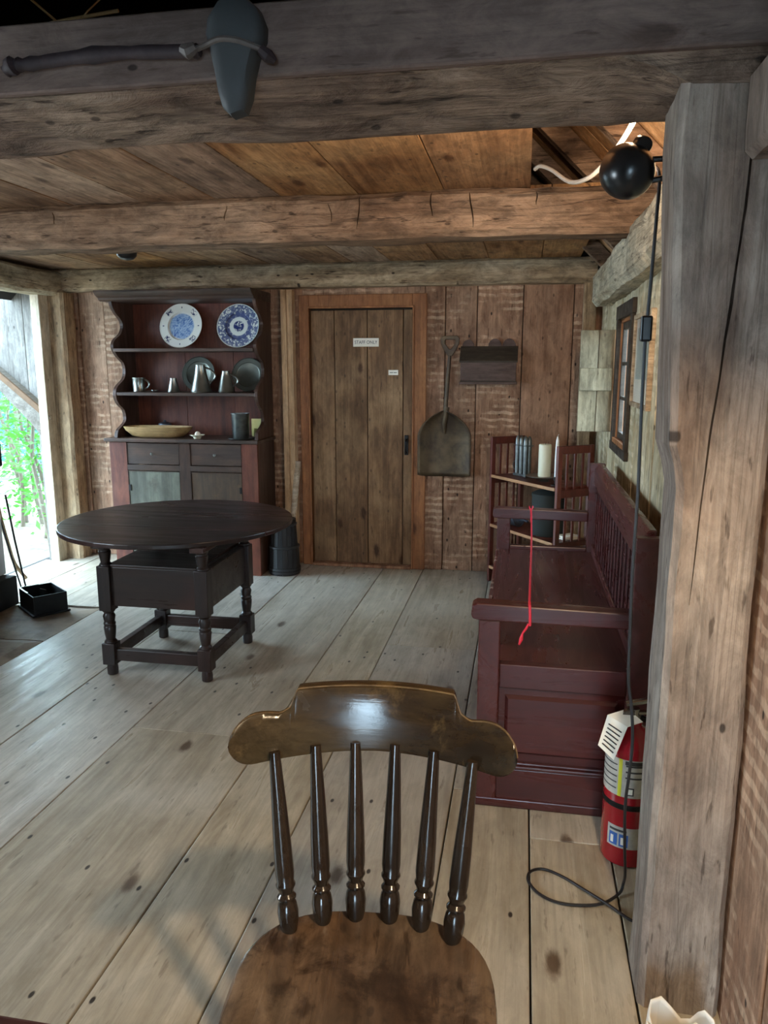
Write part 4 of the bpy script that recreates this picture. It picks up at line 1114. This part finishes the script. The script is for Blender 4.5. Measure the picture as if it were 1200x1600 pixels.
rb = thing('red_ribbon', 'bright red ribbon tied between the two bench arms', 'ribbon', (.06, 3.3, .73))
P0, P1 = (.062, BY1 + .0, .733), (.04, BY0 + .0, .737)
m = MB(); pts = [(.060, 4.165, .731), (.0595, 3.9, .729), (.057, 3.5, .727), (.052, 3.1, .727), (.046, 2.75, .730), (.042, 2.49, .733), (.041, 2.42, .735)]
vs = []; fs = []
m.tube(pts, .0042, 7).build('strand', 'ribbon', rb, 0, True)
m = MB()
for dx in (-.009, .009): m.tube([(.060 + dx, 4.235, .66), (.060 + dx, 4.232, .725), (.060 + dx, 4.22, .735), (.060 + dx, 4.18, .737), (.060 + dx * .3, 4.163, .725), (.060, 4.160, .69), (.060, 4.163, .665)], .0035, 6)
m.build('far_loop', 'ribbon', rb, 0, True)
m = MB().tube([(.041, 2.44, .738), (.042, 2.418, .735), (.044, 2.414, .70), (.045, 2.415, .668), (.046, 2.44, .662)], .0045, 6)
m.build('near_loop', 'ribbon', rb, 0, True)
m = MB().tube([(.040, 2.415, .672), (.032, 2.413, .655), (.022, 2.413, .640)], [.003, .004, .003], 6)
m.tube([(.022, 2.413, .64), (.018, 2.413, .62), (.012, 2.413, .60)], [.003, .007, .003], 6)
m.build('tassel', 'ribbon', rb, 0, True)

# ================================================================== FIRE EXTINGUISHER
EX, EY = .358, 2.235
ex = thing('fire_extinguisher', 'red fire extinguisher with labels standing behind the grey post', 'fire extinguisher', (EX, EY, 0))
R_ = .075
srf_lathe('cylinder', 'redext', ex, [(.066, 0), (.073, .006), (R_, .018), (R_, .195), (R_ + .001, .2), (R_ + .001, .208), (R_, .212), (R_, .372), (.070, .395), (.056, .416), (.034, .432), (.026, .438), (.026, .45)], (EX, EY, 0), 40)
srf_lathe('band', 'iron', ex, [(R_ + .0006, .192), (R_ + .0025, .194), (R_ + .0025, .208), (R_ + .0006, .21)], (EX, EY, 0), 40)


def wraplabel(name, mat, a0, a1, z0, z1, r=R_ + .0008, parent=ex, skew=0.0):
    vs = []; fs = []; n = 14
    for i in range(n + 1):
        t = math.radians(a0 + (a1 - a0) * i / n)
        for z in (z0, z1):
            for rr in (r, r - .0006): vs.append((EX + rr * math.cos(t), EY + rr * math.sin(t), z + skew * i / n))
    for i in range(n):
        b = i * 4; fs += [(b, b + 4, b + 6, b + 2), (b + 1, b + 3, b + 7, b + 5), (b, b + 1, b + 5, b + 4), (b + 2, b + 6, b + 7, b + 3)]
    fs += [(0, 2, 3, 1), (n * 4, n * 4 + 1, n * 4 + 3, n * 4 + 2)]
    return MB().add(vs, fs).build(name, mat, parent, 0, True)


l1 = wraplabel('instruction_label', 'extlabel', 160, 330, .235, .355)
wraplabel('label_stripe', 'extyellow', 236, 244, .235, .355, R_ + .0016, l1)
for k in range(5): wraplabel('printed_line', 'ink', 180, 232, .255 + .019 * k, .2585 + .019 * k, R_ + .0014, l1)
for k in range(3): wraplabel('printed_line', 'ink', 252, 300, .296 + .019 * k, .301 + .019 * k, R_ + .0014, l1)
wraplabel('label_header', 'ink', 250, 320, .340, .352, R_ + .0014, l1)
wraplabel('pictogram', 'ink', 254, 272, .243, .268, R_ + .0014, l1)
wraplabel('pictogram', 'paper', 257, 269, .247, .264, R_ + .0018, l1)
l2 = wraplabel('class_label', 'extlabel', 216, 300, .066, .135)
for a in (222, 246): wraplabel('class_symbol', 'extblue', a, a + 20, .072, .112, R_ + .0014, l2)
for a in (226, 250): wraplabel('class_mark', 'paper', a, a + 7, .078, .102, R_ + .0018, l2)
wraplabel('printed_line', 'ink', 222, 262, .119, .126, R_ + .0014, l2)
srf_lathe('valve', 'steel', ex, [(.022, .44), (.022, .465), (.016, .47), (.016, .49), (.001, .49)], (EX, EY, 0), 18)
MB().bar((EX - .025, EY, .50), (EX + .10, EY + .01, .53), .022, .012).build('lever', 'steel', ex, .003)
MB().bar((EX - .01, EY, .475), (EX + .10, EY + .01, .478), .020, .010).build('carry_handle', 'steel', ex, .003)
MB().lathe([(.001, 0), (.018, 0), (.018, .014), (.001, .014)], 16, (EX - .018, EY - .012, .475), Matrix.Rotation(PI / 2, 4, 'X')).build('gauge', 'steel', ex, 0, True)
MB().tube([(EX + .02, EY, .46), (EX + .06, EY - .01, .45), (EX + .085, EY, .38), (EX + .088, EY + .01, .2)], .010, 8).build('hose', 'blackplastic', ex, 0, True)
tg = MB().add([(EX - .105, EY - .05, .385), (EX - .060, EY - .072, .352), (EX - .025, EY - .060, .455), (EX - .080, EY - .03, .475), (EX - .02, EY - .005, .488), (EX + .02, EY - .045, .468)],
              [(0, 1, 2, 3), (3, 2, 5, 4)]).build('inspection_tag', 'paper', ex)
md = tg.modifiers.new('thick', 'SOLIDIFY'); md.thickness = .0015
A0, A1, A2, A3 = Vector((EX - .105, EY - .052, .385)), Vector((EX - .060, EY - .074, .352)), Vector((EX - .025, EY - .062, .455)), Vector((EX - .080, EY - .032, .475))
for k in range(6):
    t = .16 + .125 * k; pl_, pr_ = A0.lerp(A3, t), A1.lerp(A2, t)
    a, b = pl_.lerp(pr_, .16), pl_.lerp(pr_, .84)
    MB().bar(a + Vector((0, -.001, 0)), b + Vector((0, -.001, 0)), .001, .004).build('printed_line', 'ink', tg)

# ================================================================== LAMP ON THE POST, CORDS
lm = thing('spot_lamp', 'black egg-shaped spot lamp clamped to the grey post', 'lamp', (.235, 1.87, 1.87))
ax = Vector((-.22, .90, .36)).normalized(); c0 = Vector((.212, 1.86, 1.918))
q = ax.to_track_quat('Z', 'Y').to_matrix().to_4x4()
srf_lathe('lamp_head', 'blackplastic', lm, [(.010, -.056), (.028, -.051), (.044, -.036), (.055, -.012), (.058, .006), (.058, .022), (.057, .034), (.053, .034), (.053, .020), (.047, -.008), (.024, -.036), (.001, -.042)], c0, 30, True, q)
srf_lathe('rear_cap', 'blackplastic', lm, [(.017, -.080), (.019, -.076), (.019, -.055), (.016, -.05)], c0 + Vector((.010, .059, .080)), 20, True, q)
MB().tube([(.232, 1.855, 1.942), (.262, 1.85, 1.941), (.296, 1.845, 1.940)], .0065, 8).build('arm', 'blackplastic', lm, 0, True)
MB().tube([(.225, 1.855, 1.893), (.262, 1.85, 1.898), (.300, 1.845, 1.903)], .0065, 8).build('arm', 'blackplastic', lm, 0, True)
MB().box(.286, .312, 1.828, 1.862, 1.885, 1.96).build('clamp', 'blackplastic', lm, .004)


def spline(pts, sub=6):
    out = []; P = [Vector(pts[0])] + [Vector(p) for p in pts] + [Vector(pts[-1])]
    for i in range(1, len(P) - 2):
        p0, p1, p2, p3 = P[i - 1:i + 3]
        for s_ in range(sub):
            t = s_ / sub
            out.append(.5 * ((2 * p1) + (p2 - p0) * t + (2 * p0 - 5 * p1 + 4 * p2 - p3) * t * t + (3 * p1 - p0 - 3 * p2 + p3) * t ** 3))
    out.append(Vector(pts[-1])); return out


lc = thing('lamp_cord', 'black lamp cord hanging by the post and looping on the floor', 'cord', (.28, 1.95, 0))
pts = [(.245, 1.90, 1.945), (.272, 1.925, 1.945), (.287, 1.93, 1.92), (.286, 1.93, 1.834), (.283, 1.93, 1.706), (.28, 1.93, 1.605), (.278, 1.93, 1.56), (.28, 1.93, 1.38), (.284, 1.93, 1.176), (.283, 1.93, .98), (.287, 1.93, .811), (.29, 1.93, .707), (.303, 1.93, .62),
       (.310, 1.93, .531), (.307, 1.93, .439), (.304, 1.94, .346), (.312, 1.96, .22), (.325, 2.0, .10), (.330, 2.05, .03), (.318, 2.035, .007), (.265, 1.984, .006), (.193, 1.965, .006), (.131, 1.970, .006), (.084, 2.002, .006), (.060, 2.052, .006), (.070, 2.092, .006), (.108, 2.108, .006),
       (.163, 2.082, .006), (.224, 2.028, .009), (.281, 1.976, .012), (.336, 1.932, .006), (.40, 1.90, .006)]
MB().tube(spline(pts, 5), .0042, 7).build('cable', 'blackcord', lc, 0, True)
MB().box(.266, .292, 1.918, 1.942, 1.555, 1.615).build('cord_switch', 'blackplastic', lc, .005)
wc = tag(MB().tube(spline([(.012, 2.96, 2.19), (.03, 2.90, 2.185), (.067, 2.8, 2.147), (.118, 2.6, 2.064), (.159, 2.4, 2.028), (.192, 2.25, 2.032), (.217, 2.05, 2.04), (.226, 1.885, 2.046), (.228, 1.86, 2.05)], 5), .0065, 8).build('white_cable', 'whitecord', None, 0, True), 'white cable drooping from the loft boards to the dark beam', 'cable')
# second spot lamp hung behind the middle beam
l2_ = thing('spot_lamp', 'black round spot lamp tucked under the middle ceiling beam', 'lamp', (-1.93, 3.58, 2.0))
srf_lathe('lamp_head', 'blackplastic', l2_, [(.001, 2.002), (.03, 2.008), (.046, 2.024), (.05, 2.05), (.045, 2.085), (.03, 2.11), (.012, 2.12)], (-1.93, 3.60, 0), 26)
MB().tube([(-1.93, 3.60, 2.115), (-1.93, 3.60, 2.205)], .01, 8).build('arm', 'blackplastic', l2_, 0, True)

# third spot lamp body, added unseen on the near wall for the warm light by the chair
added_lamp = thing('spot_lamp', 'added unseen black spot lamp on the wall before the grey post, aimed at the floor', 'lamp', (.40, .58, 1.95))
ax = (Vector((-.02, 1.80, 0)) - Vector((.34, .62, 1.95))).normalized(); c1_ = Vector((.34, .62, 1.95)) - ax * .06
srf_lathe('lamp_head', 'blackplastic', added_lamp, [(.012, -.056), (.026, -.051), (.040, -.036), (.049, -.012), (.050, .010), (.047, .030), (.042, .042), (.038, .042), (.042, .024), (.040, -.008), (.02, -.038), (.001, -.042)], c1_, 26, True, ax.to_track_quat('Z', 'Y').to_matrix().to_4x4())
MB().tube([c1_ + Vector((.03, 0, .02)), Vector((.45, .57, 2.03)), Vector((.498, .57, 2.03))], .007, 8).build('arm', 'blackplastic', added_lamp, 0, True)

# ================================================================== FRAMED PICTURE
pf = thing('framed_picture', 'small pale-matted landscape picture on the wall beside the window', 'picture', (.49, 3.42, 1.32))
for y0, y1, z0, z1 in ((3.18, 3.20, 1.32, 1.72), (3.645, 3.665, 1.32, 1.72), (3.20, 3.645, 1.32, 1.34), (3.20, 3.645, 1.70, 1.72)):
    box('frame_bar', 'beampale', pf, .475, .497, y0, y1, z0, z1, .003)
box('mat_board', 'paper', pf, .488, .496, 3.20, 3.645, 1.34, 1.70, 0)
MB().box(.4865, .4885, 3.25, 3.60, 1.44, 1.66).build('print', 'print', pf)
MB().box(.480, .482, 3.20, 3.645, 1.34, 1.70).build('glazing', glass('picture_glass', (1, 1, 1, 1), .25), pf)

# ================================================================== STONE AXE ON THE BEAM
ak = thing('stone_axe', 'dark stone axe lashed to a gnarled branch handle on the beam', 'axe', (-.75, 1.61, 2.0)); AXE = ak
bl_ = [(-.603, 1.996), (-.575, 2.003), (-.563, 2.03), (-.556, 2.07), (-.545, 2.105), (-.530, 2.135), (-.528, 2.16), (-.540, 2.19), (-.565, 2.212), (-.592, 2.220), (-.622, 2.208), (-.645, 2.178), (-.650, 2.150), (-.642, 2.118), (-.634, 2.08), (-.628, 2.04), (-.620, 2.012)]
cx_, cz_ = sum(p[0] for p in bl_) / len(bl_), sum(p[1] for p in bl_) / len(bl_)
vs = []; fs = []; n = len(bl_)
for s_, y in ((1, 1.612), (.97, 1.602), (.80, 1.592), (.45, 1.588)):
    vs += [(cx_ + (x - cx_) * s_, y, cz_ + (z - cz_) * s_) for x, z in bl_]
vs += [(x, 1.634, z) for x, z in bl_]
for a, b in ((4, 0), (0, 1), (1, 2), (2, 3)):
    for i in range(n): fs.append((a * n + i, a * n + (i + 1) % n, b * n + (i + 1) % n, b * n + i))
fs += [tuple(range(3 * n, 4 * n)), tuple(range(4 * n, 5 * n))]
MB().add(vs, fs).build('axe_blade', 'stone', ak, 0, True)
hp = [(-1.105, 1.615, 2.112), (-1.085, 1.612, 2.122), (-1.06, 1.612, 2.122), (-1.0, 1.614, 2.126), (-.93, 1.614, 2.130), (-.84, 1.614, 2.131), (-.77, 1.614, 2.128), (-.70, 1.612, 2.124), (-.665, 1.610, 2.121)]
MB().tube(spline(hp, 3), [.013 + .004 * noise.noise(Vector((i * .9, 1, 2))) + (.005 if i in (2, 3, 13) else 0) for i in range(25)], 10).build('handle', 'log', ak, 0, True)
MB().tube(spline([(-.69, 1.605, 2.118), (-.65, 1.598, 2.126), (-.615, 1.586, 2.131), (-.58, 1.585, 2.127), (-.55, 1.592, 2.118), (-.522, 1.605, 2.108)], 3), .006, 8).build('lashing', 'hide', ak, 0, True)
MB().tube([(-.535, 1.60, 2.112), (-.52, 1.603, 2.10), (-.508, 1.61, 2.092)], [.010, .013, .006], 8).build('lashing_knot', 'log', ak, 0, True)
MB().tube([(-.70, 1.605, 2.126), (-.685, 1.60, 2.118), (-.67, 1.60, 2.126)], [.010, .016, .010], 8).build('lashing_knot', 'hide', ak, 0, True)
AXE.location.y -= .022
# dry stalks lying on the beam in the loft
for (a, b, r, lab) in [((-1.185, 1.80, 2.278), (-.949, 1.80, 2.302), .004, 'dry pale stalk lying level in the dark loft'), ((-1.17, 1.78, 2.345), (-1.02, 1.82, 2.21), .003, 'dry thin stalk slanting down onto the dark beam'), ((-1.062, 1.79, 2.265), (-.99, 1.81, 2.34), .002, 'finest dry stalk crossing the level one in the loft')]:
    a, b = Vector(a), Vector(b)
    if r == .004: a = a - (b - a) * .25 + Vector((0, 0, 0))
    tag(MB().tube([a, a.lerp(b, .5) + Vector((0, 0, .004)), b], r, 6).build('dry_stalk', 'twig', None, 0, True), lab, 'stalk')

# ================================================================== HEARTH THINGS
hb_ = thing('ash_box', 'open black tin box with rim strips for sky glint on the hearth', 'box', (-2.90, 4.10, .008), math.radians(-38))
L_, W_, H_ = .135, .10, .125
for (x0, x1, y0, y1) in ((-L_, L_, -W_, -W_ + .006), (-L_, L_, W_ - .006, W_), (-L_, -L_ + .006, -W_ + .006, W_ - .006), (L_ - .006, L_, -W_ + .006, W_ - .006)):
    box('box_wall', 'darkbox', hb_, x0, x1, y0, y1, .01, H_, .002, True)
box('box_bottom', 'darkbox', hb_, -L_ - .012, L_ + .012, -W_ - .012, W_ + .012, 0, .012, .003, True)
box('rim_glint', 'steel', hb_, -L_ - .002, .03, -W_ - .002, -W_ + .008, H_, H_ + .004, .001, True)  # bare steel strips put in for the sky's glint on the rim
box('rim_glint', 'steel', hb_, -L_ - .002, -L_ + .008, -W_ + .01, .02, H_, H_ + .004, .001, True)
MB().prism([(-.02, .02), (.03, .02), (.02, H_ - .005), (-.012, H_ + .01)], 'X', -.002, .004).build('scoop_blade', 'darkbox', hb_, .001, local=True)
tag(MB().tube(spline([(-3.30, 4.50, .075), (-3.31, 4.41, .20), (-3.31, 4.36, .36), (-3.30, 4.30, .55), (-3.28, 4.235, .80)], 4), .012, 8).build('curved_stick', 'postpale', None, 0, True), 'curved pale stick leaning against the fireplace jamb', 'stick')
fk = thing('fire_poker', 'thin black iron poker leaning by the whitewashed jamb', 'poker', (-3.27, 4.40, 0))
MB().tube([(-3.27, 4.41, .012), (-3.275, 4.34, .26), (-3.28, 4.26, .57), (-3.285, 4.21, .80)], .006, 8).build('shank', 'iron', fk, 0, True)
MB().tube([(-3.285, 4.212, .79), (-3.287, 4.205, .84), (-3.285, 4.222, .86), (-3.282, 4.235, .84)], .007, 8).build('hook', 'iron', fk, 0, True)
fs_ = thing('fire_shovel', 'narrow steel fire shovel blade standing by the black box', 'shovel', (-3.08, 4.14, 0))
MB().prism([(-3.12, .0), (-3.085, .0), (-3.08, .08), (-3.10, .13), (-3.125, .08)], 'Y', 4.215, 4.22).build('blade', 'steel', fs_, .001)
MB().tube([(-3.103, 4.217, .12), (-3.15, 4.218, .42), (-3.19, 4.225, .70)], .006, 8).build('shank', 'iron', fs_, 0, True)

# ================================================================== SPINDLE-BACK CHAIR (seen from its front, back towards the room)
ch = thing('spindle_chair', 'worn dark spindle-back chair with shaped crest rail and saddle seat', 'chair', (-.241, 1.105, 0), math.radians(5))
# local frame: x across, +y to the back of the chair
vs = []; fs = []; N = 48
def seat_r(t, s_):
    c_, d_ = math.cos(t), math.sin(t)
    e = .78 if d_ > 0 else .62
    return (.232 * s_ * math.copysign(abs(c_) ** e, c_), (.205 if d_ > 0 else .215) * s_ * math.copysign(abs(d_) ** e, d_))
levels = [(.93, .405), (.985, .412), (1.0, .424), (.99, .436), (.96, .440), (.85, .438), (.65, .431), (.4, .428), (.15, .429)]
for (s_, z) in levels:
    for i in range(N):
        x, y = seat_r(2 * PI * i / N, s_); vs.append((x, y, z + (.008 * math.exp(-(x / .05) ** 2) * max(0, -y) / .2 if z < .437 and s_ < .9 else 0)))
for j in range(len(levels) - 1):
    for i in range(N): fs.append((j * N + i, j * N + (i + 1) % N, (j + 1) * N + (i + 1) % N, (j + 1) * N + i))
fs += [tuple(range(N))[::-1], tuple(range((len(levels) - 1) * N, len(levels) * N))]
MB().add(vs, fs).build('seat', 'chairseat', ch, 0, True, local=True)
prof = [(.014, 0), (.019, .06), (.0205, .12), (.018, .165), (.014, .185), (.0185, .195), (.0185, .205), (.0135, .222), (.0155, .245), (.019, .262), (.019, .272), (.0165, .285), (.0185, .33), (.0175, .5), (.014, .75), (.0105, 1.0)]
bxs = [-.155, -.095, -.033, .033, .095, .155]; txs = [-.188, -.115, -.039, .039, .115, .188]
for a, b in zip(bxs, txs):
    ya = .185 - 1.9 * a * a; yb = .248 - 1.55 * b * b
    MB().turned((a, ya, .432), (b, yb, .776), prof, 18).build('spindle', 'spindle', ch, 0, True, local=True)
# crest rail
def ztop(u):
    a = abs(u)
    if a < .565: return .122
    if a < .625: t = (a - .565) / .06; return .122 - .034 * t * t * (3 - 2 * t)
    if a < .70: t = (a - .625) / .075; return .088 - .008 * math.sin(PI * t / 2)
    if a < .84: t = (a - .70) / .14; return .080 + .006 * math.sin(PI * t / 2)
    t = (a - .84) / .16; return .043 + .043 * math.sqrt(max(0, 1 - t * t))
def zbot(u):
    a = abs(u)
    base = -.006 * a
    if a < .84: return base
    t = (a - .84) / .16; return .043 - (.043 - base) * math.sqrt(max(0, 1 - t * t))
us = sorted(set([-1 + 2 * i / 72 for i in range(73)] + [.57, .58, .59, .6, .61, .62, -.57, -.58, -.59, -.6, -.61, -.62, .985, -.985, .995, -.995]))
vs = []; fs = []
for u in us:
    y0 = .252 - .088 * u * u; x = .266 * u
    zb, zt = .761 + zbot(u), .761 + ztop(u); hgt = zt - zb
    top = max(0, min(1, (ztop(u) - .09) / .03))
    th = .020
    lean = .24
    ring = [(0 + .003, 0), (0, .06), (0, .5), (0, .86), (.004, .97), (.012, 1.0), (th * .7 + .014 * top, 1.0), (th + .022 * top, .96), (th + .020 * top, .80), (th + .004 * top, .62), (th, .5), (th, .06), (th - .004, 0)]
    for (yy_, f_) in ring:
        vs.append((x, y0 - .012 + yy_ + lean * hgt * f_, zb + hgt * f_))
k = len(ring)
for i in range(len(us) - 1):
    for j in range(k): fs.append((i * k + j, i * k + (j + 1) % k, (i + 1) * k + (j + 1) % k, (i + 1) * k + j))
fs += [tuple(range(k)), tuple(range((len(us) - 1) * k, len(us) * k))]
cr_ = MB().add(vs, fs).build('crest_rail', 'chair', ch, 0, True, local=True)
tops_ = [vs[i * k + 5] for i in range(len(us))]; fr = [vs[i * k + 4] for i in range(len(us))]
MB().tube([(Vector(a) + Vector(b)) / 2 for a, b in zip(tops_, fr)], .0019, 6).build('worn_edge', 'chairedge', cr_, 0, True, local=True)
lp_ = [(.013, 0), (.016, .2), (.019, .45), (.021, .55), (.016, .62), (.021, .68), (.021, .76), (.015, .84), (.019, .92), (.014, 1)]
ends = []
for sx_, sy_ in ((-1, -1), (1, -1), (-1, 1), (1, 1)):
    MB().turned((sx_ * .21, sy_ * .215, 0), (sx_ * .14, sy_ * .13, .412), lp_, 16).build('leg', 'spindle', ch, 0, True, local=True)
for sx_ in (-1, 1): MB().turned((sx_ * .187, -.185, .14), (sx_ * .187, .185, .14), [(.009, 0), (.014, .5), (.009, 1)], 12).build('stretcher', 'spindle', ch, 0, True, local=True)
MB().turned((-.185, 0, .14), (.185, 0, .14), [(.009, 0), (.014, .5), (.009, 1)], 12).build('stretcher', 'spindle', ch, 0, True, local=True)

# ================================================================== EDGE OF A TABLE BY THE CAMERA, PAPER BAG
rt = thing('wooden_table', 'reddish-brown table whose edge shows beside the wide floorboards', 'table', (-.95, .38, 0))
box('table_top', 'redtable', rt, -1.35, -.515, .02, .722, .672, .70, .006)
for x in (-1.30, -.565):
    for y in (.07, .66): box('leg', 'redtable', rt, x - .025, x + .025, y - .025, y + .025, 0, .672, .004)
box('apron', 'redtable', rt, -1.275, -.59, .645, .665, .58, .672, .002)
box('apron', 'redtable', rt, -1.275, -.59, .065, .085, .58, .672, .002)

bm_ = MB(); vs = []; fs = []; rr = random.Random(5)
NN, MM = 20, 9
for j in range(MM + 1):
    t = j / MM
    for i in range(NN):
        a = 2 * PI * i / NN
        r = .085 * (1 - .25 * t) * (1 + .16 * math.sin(3 * a + 2 * t) + .10 * math.sin(5 * a - 3 * t))
        z = .128 * t + (.040 * max(0, math.sin(a * 1.0 + 2.1)) ** 2 + .02 * math.sin(4 * a)) * t
        vs.append((.362 + r * math.cos(a), 1.46 + r * .8 * math.sin(a), .003 + max(0, z)))
for j in range(MM):
    for i in range(NN): fs.append((j * NN + i, j * NN + (i + 1) % NN, (j + 1) * NN + (i + 1) % NN, (j + 1) * NN + i))
fs.append(tuple(range(NN))[::-1])
o = bm_.add(vs, fs).build('paper_bag', 'tinbag', None, 0, True)
md = o.modifiers.new('thick', 'SOLIDIFY'); md.thickness = .002
tag(o, 'crumpled white paper bag standing at the foot of the grey post', 'bag')
